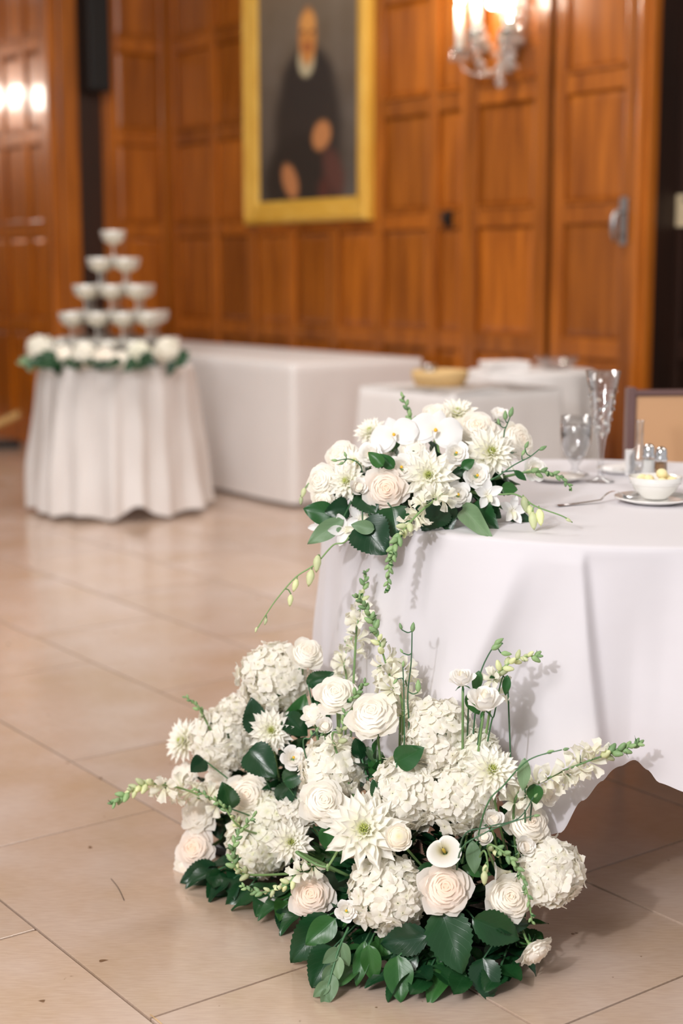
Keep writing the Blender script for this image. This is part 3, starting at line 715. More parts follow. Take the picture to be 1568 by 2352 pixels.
# fork: silver handle to the left, neck arched, tines on the saucer
a = put(1278, 1163); b = put(1440, 1150)
d = (b-a); fk = thing('fork', 'silver fork leaning on the saucer, handle pointing left', 'fork', a, math.atan2(d.y, d.x))
L = d.length
obj('fork_handle', grid('fork_handle', lambda s, t: (s*L*.62, (t-.5)*(.016-.009*s), .002+.004*s*s+(.0016 if .2 < t < .8 else 0)), 14, 5, CHROME), fk)
obj('neck', grid('neck', lambda s, t: (L*.62+s*L*.38, (t-.5)*(.007+.012*s**3), .006+.017*math.sin(PI*min(1, s*1.05))**.8), 12, 4, CHROME), fk)
for k in range(4): obj('tine', tube('tine', [(L, -.007+k*.0047, .007), (L*1.1, -.007+k*.0047, .009), (L*1.2, -.006+k*.004, .016)], [.0012, .0012, .0006], CHROME, 5), fk)
# ------------------------------------------------------------ flower kit
def bez(a, b, c, t): return tuple((1-t)**2*x+2*t*(1-t)*y+t*t*z for x, y, z in zip(a, b, c))
def rose_petals(name, m, layers, seed, cupz=.45, base=-.62, pointy=.10, thick=.0, wob=.03):
    """petals wrapped round the +z axis, unit outer radius; returns a list of meshes"""
    out = []; rr = random.Random(seed); az = rr.random()*6
    L = len(layers)
    for li, (cnt, rt, zt, W, curl) in enumerate(layers):
        for k in range(cnt):
            a0 = az+2*PI*k/cnt+rr.uniform(-.15, .15)
            rt_ = rt*rr.uniform(.94, 1.06); zt_ = zt+rr.uniform(-.03, .03); tw = rr.uniform(-.05, .05); sd = rr.random()*50
            def fn(s, t, a0=a0, rt_=rt_, zt_=zt_, W=W, curl=curl, tw=tw, sd=sd):
                x = t*2-1
                cut = .16*abs(x)**2.4 - pointy*.5*max(0, 1-abs(x)*3.2)
                se = s*(1-cut)
                q = min(1, se)
                r, z = bez((.05, base), (rt_*.78+.12, base*.55), (rt_, zt_), q)
                if se > .70:
                    e = (se-.70)/.30; r += curl*e*e*.5; z -= curl*e*e*.30
                wd = W*(math.sin(min(1, .28+.85*se)*PI/2))*(1-.35*max(0, s-.8)/.2*.35)
                a = a0+x*wd+tw*x*x
                r *= 1+.05*x*x*(1 if curl > 0 else -.4)
                r += wob*noise.noise(Vector((x*1.7+sd, s*2.2, sd)))*(s**1.5)*2*(.3+rt_)
                z += wob*noise.noise(Vector((x*2.4, s*1.7+sd, sd*.7)))*(s**2)*1.6
                if x > 0: r += .02*x
                return (r*math.cos(a), r*math.sin(a), z)
            out.append(grid(name, fn, 8, 8, m, uv=False))
        az += PI/cnt+.35
    return out
ROSE_L = [(3, .07, .40, 1.6, .03), (3, .14, .41, 1.4, .05), (3, .22, .41, 1.2, .07), (4, .31, .40, 1.0, .09), (4, .40, .37, .9, .12), (4, .50, .32, .82, .16), (5, .61, .25, .70, .20), (5, .73, .14, .64, .28), (5, .83, .0, .62, .34)]
BUD_L = [(2, .14, .52, 1.5, 0), (3, .28, .52, 1.1, .04), (3, .42, .48, .95, .10), (4, .58, .38, .78, .2), (5, .76, .18, .62, .34)]
LIS_L = [(3, .42, .30, 1.05, .16), (4, .60, .26, .82, .24), (5, .80, .12, .68, .36)]
LIS_LT = [(3, .30, .44, 1.15, .04), (4, .44, .42, .9, .10), (4, .60, .34, .82, .2)]
RAN_L = [(2, .09, .30, 1.5, 0), (3, .18, .31, 1.2, 0), (4, .28, .31, .95, 0), (4, .39, .30, .9, .0), (5, .51, .26, .75, .02), (5, .64, .19, .72, .04), (6, .78, .08, .60, .08), (6, .88, -.06, .58, .10)]
CARN_L = [(3, .14, .34, 1.2, .2), (4, .28, .36, .9, .24), (5, .42, .32, .75, .28), (6, .58, .24, .62, .32), (7, .74, .12, .52, .36), (7, .82, -.04, .5, .4)]
KIT = {}
def kit(key, fn):
    if key not in KIT: KIT[key] = fn()
    return KIT[key]
def dahlia_petal(m):
    def fn(s, t):
        x = t*2-1; w = .145*(math.sin(PI*min(1, s*.80+.10))**.75)*(1-max(0, s-.72)/.28*.93)
        return (s, x*w, .10*abs(x)**1.7*(.4+.6*math.sin(PI*s))+.10*s*s-.03*s)
    return grid('petal', fn, 7, 4, m, uv=False)
def hyd_floret(m, seed):
    rr = random.Random(seed); V = []; Fc = []
    for k in range(4):
        a = PI/2*k+rr.uniform(-.12, .12); cup = rr.uniform(.02, .3); L = rr.uniform(.92, 1.08); tl_ = rr.uniform(-.25, .25)
        n0 = len(V); nu, nv = 4, 4
        for i in range(nu+1):
            s = i/nu
            for j in range(nv+1):
                x = (j/nv)*2-1
                w = .50*math.sin(PI*(.10+.78*s))**.8
                if i == nu: w *= .62
                r = L*(.06+.94*s)*(1-.10*x*x*s)+(.05*abs(x) if i == nu else 0)
                z = cup*s*s*.9-.12*x*x*w+tl_*x*w*.5+.05*math.sin(9*x+k)*s
                p, q = r, x*w
                V.append((p*math.cos(a)-q*math.sin(a), p*math.sin(a)+q*math.cos(a), z+.015*k))
        for i in range(nu):
            for j in range(nv):
                b = n0+i*(nv+1)+j; Fc.append((b, b+nv+1, b+nv+2, b+1))
    return mesh('floret', V, Fc, m)
def leaf_mesh(m, droop, fold, shape, serr=0, seed=0):
    def fn(s, t):
        x = t*2-1
        if shape == 'ovate': w = .30*(math.sin(PI*s**.75)**.8) if 0 < s < 1 else 0
        elif shape == 'long': w = .13*(math.sin(PI*s**.85)**.9) if 0 < s < 1 else 0
        else: w = .40*(math.sin(PI*s**.62)**.7) if 0 < s < 1 else 0
        if serr and abs(x) > .9: w *= 1+serr*(1 if int(s*24) % 2 else -1)
        y = x*w
        z = fold*abs(y)+droop*(-s*s)+.02*math.sin(s*9+seed+x*2)*(.4+abs(x))
        return (s*(1-.1*abs(droop)), y, z)
    return grid('leaf', fn, 12 if not serr else 24, 6, m)
leafs = {}
def LM(kind, i):
    k = (kind, i)
    if k not in leafs:
        m = {'dark': LEAF, 'mid': LEAF2, 'pale': LEAFP}[kind.split('_')[0]]; sh = kind.split('_')[1]
        leafs[k] = leaf_mesh(m, [.12, .32, -.08][i], [.35, .5, .25][i], sh, (.05 if kind.startswith('dark') else 0), i)
    return leafs[k]

def stem_child(root, a, b, m=STEM, r=.0022, bend=None, name='stem'):
    """stem from world point a (in the foam) to b (under the bloom); root stands at a"""
    a = Vector(a); b = Vector(b); o = root.location
    mid = (a+b)/2+(bend if bend else Vector((0, 0, 0)))
    return obj(name, tube(name, [p-o for p in smoothpath([a, mid, b], 5)], r, m, 6), root)
class Arr:                                   # where stems of an arrangement end
    pass
FB = Arr(); FB.pts = [Vector((-.20, 3.12, .075)), Vector((-.10, 2.98, .075)), Vector((0, 2.83, .075)), (Vector((.10, 2.70, .075))), Vector((.22, 2.64, .075)), Vector((.33, 2.62, .075))]
TB = Arr(); TB.pts = [Vector((.10, 3.02, TZ+.05)), Vector((.16, 3.02, TZ+.05)), Vector((.22, 3.0, TZ+.05)), Vector((.04, 3.0, TZ+.05))]
CB = Arr(); CB.pts = []
def foot(arr, p): return min(arr.pts, key=lambda q: (q-p).length) + Vector((R_.uniform(-.01, .01), R_.uniform(-.01, .01), 0))
def to_cam(p, dx, dy, k=1):
    n = (CAM-p).normalized()*k + RX*dx + UPV*dy
    return n.normalized()

def bloom(kind, p, r, n, arr, label, group, roll=None, stem=True, stemfrom=None):
    roll = R_.uniform(0, 6.28) if roll is None else roll
    ft = Vector(stemfrom) if stemfrom is not None else foot(arr, p)
    names = {'rose': ('rose', 'rose'), 'roseb': ('rose', 'rose'), 'rosew': ('rose', 'rose'), 'bud': ('rose', 'rose'), 'lis': ('lisianthus', 'flower'), 'list': ('lisianthus', 'flower'), 'ran': ('ranunculus', 'flower'),
             'carn': ('carnation', 'flower'), 'dahlia': ('dahlia', 'dahlia'), 'hyd': ('hydrangea', 'hydrangea'), 'hydg': ('hydrangea', 'hydrangea'), 'calla': ('calla_lily', 'flower'), 'orchid': ('orchid', 'orchid'), 'dend': ('orchid', 'orchid')}
    nm, cat = names[kind]
    t = thing(nm, label, cat, ft, 0, group); o = t.location
    M = frame(n, roll, p-o, r)
    back = p-n*r*.5
    if kind in ('rose', 'roseb', 'rosew', 'bud', 'lis', 'list', 'ran', 'carn'):
        m = {'rose': ROSE, 'roseb': ROSE_B, 'rosew': ROSE_W, 'bud': LISI, 'lis': LISI, 'list': LISI, 'ran': RAN, 'carn': ROSE_W}[kind]
        Ls = {'rose': ROSE_L, 'roseb': ROSE_L, 'rosew': ROSE_L, 'bud': BUD_L, 'lis': LIS_L, 'list': LIS_LT, 'ran': RAN_L, 'carn': CARN_L}[kind]
        v = R_.randrange(2)
        pts = kit((kind, v), lambda: rose_petals('petal', m, Ls, 11+v*7+len(kind), pointy=.04 if kind in ('lis', 'list', 'ran') else .12, wob=.075 if kind == 'carn' else .05 if kind.startswith('li') else .032))
        for me in pts: obj('petal', me, t, M)
        if kind == 'lis':
            st = kit('stam', lambda: lathe('stamen', [(0, -.35), (.05, -.3), (.05, .0), (.11, .08), (.09, .16), (0, .18)], YELLOW, 8))
            obj('stamen', st, t, M)
        if kind in ('rose', 'roseb', 'rosew', 'ran', 'carn'):
            hm = {'roseb': HEART_B, 'ran': HEART_C}.get(kind, HEART)
            obj('heart', kit(('heart', hm.name), lambda: lathe('heart', [(0, .30), (.10, .31), (.25, .31), (.40, .25), (.55, .14), (.68, -.02), (.74, -.16), (.5, -.42), (.1, -.6)], hm, 18)), t, M)
        elif kind != 'lis': obj('heart', kit(('hb', m.name), lambda: lathe('heart', [(0, .16), (.2, .14), (.36, .02), (.4, -.2), (.2, -.5)], HEART, 14)), t, M)
        cal = kit('calyx', lambda: lathe('calyx', [(.02, -.95), (.07, -.82), (.10, -.7), (.17, -.60), (.10, -.54), (0, -.52)], STEM, 8))
        obj('calyx', cal, t, M); back = p-n*r*.9
        sp_ = kit('sepal', lambda: leaf_mesh(LEAF2, .15, .3, 'long'))
        for k in range(5):
            a = 2*PI*k/5; obj('sepal', sp_, t, M @ Matrix.Rotation(a, 4, 'Z') @ Matrix.Translation((.08, 0, -.64)) @ Matrix.Rotation(.35, 4, 'Y') @ Matrix.Scale(.55, 4))
    elif kind == 'dahlia':
        pm = kit('dp', lambda: dahlia_petal(DAHL)); rr = R_
        for cnt, ln, el in ((13, 1.0, -.08), (13, .95, .14), (12, .84, .36), (11, .68, .62), (9, .5, .9), (7, .34, 1.15)):
            o0 = rr.random()
            for k in range(cnt):
                a = 2*PI*(k+o0)/cnt+rr.uniform(-.07, .07); e = el+rr.uniform(-.09, .09); l = ln*rr.uniform(.88, 1.06)
                X = Matrix.Rotation(a, 4, 'Z') @ Matrix.Translation((.05, 0, -.12+.10*el)) @ Matrix.Rotation(-e, 4, 'Y') @ Matrix.Rotation(rr.uniform(-.2, .2), 4, 'X') @ Matrix.Diagonal((l*.95, l*rr.uniform(.9, 1.25) if ln > .6 else l*1.2, l, 1))
                obj('petal', pm, t, M @ X)
        def heart():
            V = []; Fc = []
            for i in range(26):
                a = i*2.39996; rr_ = .155*math.sqrt(i/26); z = .10+.10*(1-(rr_/.155)**2); b = len(V)
                c, s = math.cos(a), math.sin(a); w = .034
                V += [(rr_*c-w*s, rr_*s+w*c, z-.08), (rr_*c+w*s, rr_*s-w*c, z-.08), ((rr_+.01)*c, (rr_+.01)*s, z+.09), ((rr_-.03)*c, (rr_-.03)*s, z-.02)]
                Fc += [(b, b+1, b+2), (b+1, b+3, b+2), (b+3, b, b+2)]
            return mesh('heart', V, Fc, DAHLC)
        obj('heart', kit('heart', heart), t, M)
        obj('calyx', kit('dcal', lambda: lathe('calyx', [(.02, -.5), (.1, -.4), (.22, -.22), (.18, -.14), (0, -.12)], STEM, 8)), t, M); back = p-n*r*.45
    elif kind in ('hyd', 'hydg'):
        ms = kit(kind, lambda: [hyd_floret(HYD if kind == 'hyd' else HYDG, s) for s in range(5)])
        cnt = int(60+1500*r); Z = frame(n, roll, (0, 0, 0), 1).to_3x3(); sx = R_.uniform(.95, 1.1)
        sd = R_.random()*40
        for i in range(cnt):
            zz = 1-1.55*(i+.5)/cnt; a = i*2.39996; q = math.sqrt(max(0, 1-zz*zz))
            d = Vector((q*math.cos(a), q*math.sin(a), zz)); d = (d+Vector((R_.uniform(-.1, .1), R_.uniform(-.1, .1), R_.uniform(-.1, .1)))).normalized()
            lump = 1+.16*noise.noise(d*2.3+Vector((sd, 0, 0)))
            pos = Z @ (d*r*R_.uniform(.80, .97)*lump*Vector((1, 1, 1)).length/1.732)
            nn = Z @ (d+Vector((R_.uniform(-.4, .4), R_.uniform(-.4, .4), R_.uniform(-.4, .4)))).normalized()
            obj('floret', ms[R_.randrange(5)], t, frame(nn, R_.uniform(0, 6), p-o+pos, R_.uniform(.0145, .0205)))
        def core():
            bm = bmesh.new(); bmesh.ops.create_icosphere(bm, subdivisions=2, radius=.68); me = bpy.data.meshes.new('core'); bm.to_mesh(me); bm.free(); me.materials.append(LEAFP); return me
        obj('core', kit('core', core), t, M); back = p-n*r*.6
    elif kind == 'calla':
        def sp(s, t_):
            a = (t_*2-1)*PI*1.08; x = a/PI
            h = -1.5+s*(1.65+.35*math.cos(a)*s); rr_ = .10+.10*s+ .62*s**2.6*(1+.30*math.cos(a))
            rr_ += .03*s**3*math.sin(3*a)
            if s > .9: h -= (s-.9)*1.6
            k = 1-.18*abs(x)**6
            return (rr_*math.cos(a)*k, rr_*math.sin(a)*k+(.05*x if abs(x) > .9 else 0), h)
        obj('spathe', kit('spathe', lambda: grid('spathe', sp, 14, 26, CALLA, uv=False)), t, M)
        obj('spadix', kit('spadix', lambda: lathe('spadix', [(0, -1.3), (.07, -1.2), (.075, -.5), (.05, -.28), (0, -.22)], OLIVE, 10)), t, M)
        back = p-n*r*1.45
    elif kind == 'orchid':
        big = kit('ob', lambda: grid('petal', lambda s, t_: (s, (t_*2-1)*.62*math.sin(PI*(.06+.86*s))**.6, .10*math.sin(s*3)-.16*(t_*2-1)**2*s), 7, 8, ORCH, uv=False))
        nar = kit('on', lambda: grid('sepal', lambda s, t_: (s, (t_*2-1)*.34*math.sin(PI*(.05+.9*s))**.7, .06*math.sin(s*3)-.1*(t_*2-1)**2), 7, 6, ORCH, uv=False))
        for a in (0, PI): obj('petal', big, t, M @ Matrix.Rotation(a+(.12 if a == 0 else -.12), 4, 'Z') @ Matrix.Translation((.03, 0, .03)))
        for a in (PI/2, PI/2+2.2, PI/2-2.2): obj('sepal', nar, t, M @ Matrix.Rotation(a, 4, 'Z') @ Matrix.Scale(.92, 4))
        lip = kit('lip', lambda: grid('lip', lambda s, t_: (.05+.3*s, (t_*2-1)*.16*(1-s*.6), .02+.22*math.sin(s*2.6)+.16*(t_*2-1)**2), 5, 6, ORCH, uv=False))
        obj('lip', lip, t, M @ Matrix.Rotation(-PI/2, 4, 'Z'))
        obj('column', kit('col', lambda: lathe('column', [(0, 0), (.06, .02), (.07, .1), (.05, .16), (0, .18)], YELLOW, 8)), t, M)
        back = p-n*r*.2
    elif kind == 'dend':
        for k in range(5):
            pt = kit('dn', lambda: grid('petal', lambda s, t_: (s, (t_*2-1)*.30*math.sin(PI*(.04+.93*s))**.8, .16*s*s+.12*(t_*2-1)**2), 6, 4, ORCH, uv=False))
            obj('petal', pt, t, M @ Matrix.Rotation(2*PI*k/5, 4, 'Z') @ Matrix.Rotation(R_.uniform(-.35, .1), 4, 'Y'))
        lp = kit('dl', lambda: grid('lip', lambda s, t_: (.05+.5*s, (t_*2-1)*.2*(1-.3*s), .3*math.sin(s*2.2)+.2*(t_*2-1)**2), 5, 5, SNAPW, uv=False))
        obj('lip', lp, t, M @ Matrix.Rotation(PI/5*3, 4, 'Z')); back = p-n*r*.1
    if stem: stem_child(t, ft, back, STEM, .0023 if kind != 'calla' else .0045, bend=-n*.01)
    return t

# snapdragon: green buds at the tip, white florets towards the foot
def snap_floret():
    V = []; Fc = []; rr = random.Random(4)
    for k in range(5):
        a = 2*PI*k/5; n0 = len(V)
        for i in range(5):
            s = i/4
            for j in range(5):
                x = j/4*2-1; w = .16+.28*s
                r = .14+.18*s+.42*s*s*s; z = .9*s-.30*s**3+.09*math.sin(5*x+k*2)*s
                aa = a+x*w/(r+.25)*.85
                V.append((r*math.cos(aa), r*math.sin(aa), z-.05*x*x*s))
        for i in range(4):
            for j in range(4):
                b = n0+i*5+j; Fc.append((b, b+5, b+6, b+1))
    return mesh('floret', V, Fc, SNAPW)
def snap_bud(m):
    return lathe('bud', [(0, 0), (.16, .08), (.27, .32), (.24, .62), (.12, .92), (0, 1.0)], m, 8)
def snap(name_pts, arr, label, s0=.35, s1=.65, sc_=1, stemfrom=None, dense=1, r=.0028, white=True, group='snapdragon spikes'):
    """name_pts: world points from foot to tip"""
    P = [Vector(q) for q in name_pts]
    ft = Vector(stemfrom) if stemfrom is not None else foot(arr, P[0])
    t = thing('snapdragon', label, 'flower', ft, 0, group); o = t.location
    pts = smoothpath([ft]+P, 8); n_ = len(pts)
    obj('stem', tube('stem', [p-o for p in pts], [r*(1-.6*i/n_) for i in range(n_)], STEM, 7), t)
    vis = smoothpath(P, 10); L = sum((b-a).length for a, b in zip(vis, vis[1:])); cnt = int(L/.0072*dense); acc = 0
    fm = kit('sf', snap_floret); bg = kit('bg', lambda: snap_bud(BUDG)); by = kit('by', lambda: snap_bud(BUDY)); lf = kit('slf', lambda: leaf_mesh(LEAF2, .2, .3, 'ovate'))
    for i in range(cnt):
        f = (i+.5)/cnt; q = f*(len(vis)-1); k = min(int(q), len(vis)-2)
        p = vis[k].lerp(vis[k+1], q-k); d = (vis[k+1]-vis[k]).normalized()
        a = i*2.4; sd = frame(d, a).to_3x3() @ Vector((1, 0, 0))
        if f < s0:
            if not white: continue
            if i % 3 == 2: continue
            s = .0245*sc_*R_.uniform(.85, 1.1); obj('floret', fm, t, frame(sd*1.0+d*.35, R_.uniform(0, 6), p-o+sd*.003, s))
        elif f < s1:
            s = .0185*sc_*(1-.35*(f-s0)/(s1-s0+1e-6)); obj('bud', by, t, frame(sd+d*.9, a, p-o, s))
        else:
            s = .0165*sc_*(1-.5*(f-s1)/(1-s1+1e-6)); obj('bud', bg, t, frame(sd+d*1.3, a, p-o, s))
        if i % 4 == 0 and f > .05: obj('leaf', lf, t, xframe(sd+d*.6, d, p-o, .016*sc_*(1.15-.5*f)))
    return t
def spray(P, buds, arr, label, m=STEMD, r=.0014, group=None, budm=None, stemfrom=None, cat='bud spray'):
    """thin stem through world points P with (point, direction, size) buds"""
    P = [Vector(q) for q in P]; ft = Vector(stemfrom) if stemfrom is not None else foot(arr, P[0])
    t = thing('bud_spray', label, 'flower', ft, 0, group); o = t.location
    pts = smoothpath([ft]+P, 8); obj('stem', tube('stem', [p-o for p in pts], [r*1.2*(1-.4*i/len(pts)) for i in range(len(pts))], m, 6), t)
    bm_ = kit(('spb', (budm or BUDG).name), lambda: lathe('bud', [(0, 0), (.10, .04), (.22, .25), (.24, .45), (.14, .8), (0, 1.0)], budm or BUDG, 9))
    for b, d, s in buds:
        b = Vector(b); d = Vector(d).normalized(); near = min(pts, key=lambda q: (q-b).length)
        if (near-b).length > .003: obj('twig', tube('twig', [q-o for q in smoothpath([near, (near+b)/2-d*.004, b], 4)], r*.8, m, 5), t)
        obj('bud', bm_, t, frame(d, 0, b-o, s))
    return t
def sprig(a, b, n_, size, kind, label, group=None, up=(0, 0, 1), nm='leafy_sprig', cat='greenery', spread=.9, zmin=None):
    """woody stem from a to b with n_ leaves"""
    a = Vector(a); b = Vector(b); t = thing(nm, label, cat, a, 0, group)
    mid = (a+b)/2+Vector((0, 0, .012)); pts = smoothpath([a, mid, b], 6)
    obj('stem', tube('stem', [p-a for p in pts], .0022, STEMD, 5), t)
    for i in range(n_):
        f = .35+.65*i/max(1, n_-1) if n_ > 1 else 1; q = f*(len(pts)-1); k = min(int(q), len(pts)-2); p = pts[k].lerp(pts[k+1], q-k)
        d = (pts[k+1]-pts[k]).normalized(); sd = d.cross(Vector(up)).normalized()*(1 if i % 2 else -1)
        if i == n_-1: sd *= .15
        dr = (d*.7+sd*spread+Vector((R_.uniform(-.2, .2), R_.uniform(-.2, .2), R_.uniform(-.15, .15)))).normalized()
        s = size*R_.uniform(.8, 1.15)
        if zmin is not None and p.z+dr.z*s < zmin: dr.z = (zmin-p.z)/s; dr.normalize()
        obj('leaf', LM(kind, R_.randrange(3)), t, xframe(dr, Vector(up)+Vector((R_.uniform(-.4, .4), R_.uniform(-.4, .4), 0)), p-a, s))
    return t
def leaf1(x0, y0, x1, y1, Y0, Y1, kind, label, arr, wd=1, v=0, face=(0, 0, 0), group=None):
    """one single big leaf seen in the photograph"""
    a = at(x0, y0, Y0); b = at(x1, y1, Y1)
    if b.z < .004: b.z = .004
    if a.z < .004: a.z = .004
    ft = foot(arr, a); t = thing('leaf', label, 'leaf', ft, 0, group)
    obj('stalk', tube('stalk', smoothpath([Vector((0, 0, 0)), (a-ft)*.5+Vector((0, 0, .01)), a-ft+(b-a)*.04], 4), .0016, STEMD, 5), t)
    L = (b-a).length; up = (CAM-a).normalized()+Vector(face)
    obj('blade', LM(kind, v), t, xframe(b-a, up, a-ft, (L, L*wd, L)))
    return t

# ------------------------------------------------------------ floor arrangement: trays of foam hugging the table
FRONT = [(380, 3.08), (440, 3.0), (520, 2.93), (590, 2.86), (690, 2.70), (760, 2.57), (850, 2.51), (1000, 2.48), (1150, 2.48), (1330, 2.53)]
def yfront(px):
    for (a, ya), (b, yb) in zip(FRONT, FRONT[1:]):
        if px <= b: return ya+(yb-ya)*max(0, (px-a))/(b-a)
    return FRONT[-1][1]
def fY(px, py, dY=0, r=0):
    y = yfront(px); h = CAMZ-(py-620)*y/F
    y = y+.34*max(0, h-.05)+dY
    x = (px-784)/F*y; lim = near_cloth_y(x)-r*.9-.09
    return min(y, lim) if x > TX-TR+.02 else y
for i, (q, rz, lb) in enumerate([((-.155, 3.06, 0), rad(-38), 'left'), ((.02, 2.80, 0), rad(-46), 'middle'), ((.215, 2.66, 0), rad(-12), 'right')]):
    t = thing('foam_tray', 'black tray of wet floral foam under the %s end of the floor flowers' % lb if lb != 'middle' else 'black tray of wet floral foam under the middle of the floor flowers', 'tray', q, rz, 'foam trays of the floor arrangement')
    obj('tray', boxes('tray', [(-.12, .12, -.05, .05, 0, .022)], TRAY, .006), t)
    obj('foam_block', boxes('foam_block', [(-.11, .11, -.04, .04, .015, .085)], FOAM, .006), t)

BL = []
def near_label(px, py):
    b = min((q for q in BL if q[3] < 2), key=lambda q: (q[0]-px)**2+(q[1]-py)**2+q[3]*14400); b[3] += 1
    return ('leafy sprig behind the ', 'lower leafy sprig behind the ')[b[3]-1]+' '.join(b[2].split()[:12])
def px_bloom(kind, px, py, rp, dx, dy, label, dY=0, group=None, Y=None, **k):
    BL.append([px, py, label, 0])
    rp *= 1.16 if kind.startswith('hyd') else 1.09
    dY += .02 if kind.startswith('hyd') else -.025 if kind[:4] in ('rose', 'dahl') else -.04
    y = Y if Y is not None else fY(px, py, dY, rp*2.7/F)
    p = at(px, py, y); r = rp*y/F*1.0
    g_ = {'rose': 'roses of the floor arrangement', 'roseb': 'roses of the floor arrangement', 'rosew': 'roses of the floor arrangement', 'bud': 'roses of the floor arrangement', 'lis': 'lisianthus blooms of the floor arrangement', 'list': 'lisianthus blooms of the floor arrangement', 'ran': 'small round blooms of the floor arrangement', 'carn': 'small round blooms of the floor arrangement',
          'dahlia': 'dahlias of the floor arrangement', 'hyd': 'hydrangea heads of the floor arrangement', 'hydg': 'hydrangea heads of the floor arrangement', 'calla': 'calla lilies of the floor arrangement'}.get(kind)
    return bloom(kind, p, r, to_cam(p, dx, dy), FB, label, group or g_, **k)
B = px_bloom
# hydrangeas
B('hyd', 632, 1556, 76, -.5, .5, 'white hydrangea head at the top left beside the table cloth', .02)
B('hyd', 512, 1700, 68, -.35, .25, 'round white hydrangea head left of the small open dahlia')
B('hyd', 770, 1768, 74, .1, .4, 'white hydrangea head above and behind the central cream rose', .05)
B('hyd', 1012, 1690, 76, .0, .6, 'white hydrangea head highest in the right half', .02)
B('hyd', 930, 1822, 78, -.1, .35, 'big white hydrangea head above the large dahlia', .0)
B('hyd', 1048, 1825, 80, .2, .35, 'big white hydrangea head above the open calla lily', .0)
B('hydg', 600, 1935, 74, -.3, .15, 'ivory hydrangea head at lower left behind the green spike')
B('hydg', 640, 1870, 50, -.2, .35, 'ivory hydrangea head below the cream rose at left', .03)
B('hyd', 890, 2050, 84, -.1, .1, 'white hydrangea head lowest in front between two blush roses', -.02)
B('hyd', 1262, 2005, 70, .6, .1, 'white hydrangea head at the far right under the cloth hem', 0)
B('hydg', 1088, 1730, 50, .2, .5, 'small ivory hydrangea head behind the right dahlia', .02)
B('hyd', 545, 1645, 42, -.3, .6, 'small white hydrangea head rising behind the left one', .06)
B('hyd', 690, 1850, 46, -.1, .3, 'small white hydrangea head tucked left of the central rose', .04)
# roses
B('rose', 568, 1826, 55, -.15, .15, 'cream rose with warm heart below the left dahlia', -.01)
B('rosew', 742, 1840, 55, .05, .25, 'cream rose in the centre below the hydrangea', -.04)
B('rosew', 855, 1642, 62, -.25, .75, 'large cream rose facing up below the tall snapdragon', .0)
B('rosew', 770, 1595, 50, -.1, .6, 'cream rose left of the tall snapdragon, facing up', .03)
B('rosew', 704, 1500, 42, .3, .7, 'cream rose highest at the back next to the cloth edge', .10)
B('roseb', 447, 1950, 47, -.4, .2, 'blush rose lowest at the left end')
B('roseb', 715, 2056, 56, -.15, .15, 'blush rose low at the front left of the centre', -.02)
B('roseb', 1022, 2040, 64, .05, .2, 'large blush rose low at the front right of the centre', -.02)
B('rose', 1168, 2062, 56, .25, .15, 'cream rose low at the right above the hanging bloom', -.01)
B('rose', 1212, 1892, 56, .45, .45, 'cream rose at the right above the drooping spike', .02)
B('carn', 455, 1868, 46, -.6, .35, 'ruffled white bloom above the lowest left rose', .03)
B('carn', 420, 1782, 34, -.7, .5, 'ruffled white bloom at the left edge under the side dahlia', .05)
B('carn', 425, 1994, 30, -.5, -.3, 'small ruffled white bloom hanging under the lowest left rose', .02)
B('carn', 498, 1800, 34, -.3, .2, 'small ruffled white bloom left of the cream rose with warm heart', .03)
# small blooms
B('ran', 915, 1922, 33, .1, .1, 'cream ranunculus between the large dahlia and the calla lily', -.03)
B('lis', 674, 1740, 29, .1, .2, 'small open white bloom with yellow eye below the left dahlia', -.01)
B('list', 745, 1668, 28, 0, .4, 'half closed white bloom below the cream roses', .02)
B('carn', 720, 1640, 26, -.1, .5, 'little ruffled bloom left of the half closed white one', .03)
B('list', 1132, 1882, 32, .2, .5, 'half open white bloom below the right dahlia', -.01)
B('list', 1205, 1945, 34, .5, .2, 'white bell bloom facing right above the drooping spike', -.02)
B('lis', 795, 2092, 27, -.05, .1, 'tiny open white bloom right of the front blush rose', -.03)
B('list', 1258, 1828, 34, .8, -.2, 'white tulip shaped bloom in front of the cloth hem', .0)
B('list', 1110, 1922, 30, .1, .2, 'small white bloom right of the calla lily', .0)
B('bud', 1112, 1606, 44, .1, 1.6, 'cup shaped white bloom on a tall stem before the cloth', Y=2.53, group='tall cup blooms before the cloth')
B('bud', 1060, 1556, 32, -.2, 1.8, 'smaller cup shaped white bloom at the left of the tall stems', Y=2.55, group='tall cup blooms before the cloth')
B('rosew', 925, 1605, 34, .2, .6, 'white bloom partly behind the tall snapdragon stem', .06)
# dahlias
B('dahlia', 623, 1678, 56, .05, .15, 'small open white dahlia at upper left between hydrangeas', -.03)
B('dahlia', 418, 1702, 54, -1.1, .35, 'white dahlia at the left end seen from the side', .02)
B('dahlia', 836, 1905, 96, .0, .25, 'largest white dahlia with yellow green heart in the middle', -.04)
B('dahlia', 1130, 1768, 68, .25, .5, 'white dahlia with pale green heart at upper right', -.05)
B('dahlia', 668, 1935, 56, .2, .1, 'white dahlia lying against the ivory hydrangea', -.04)
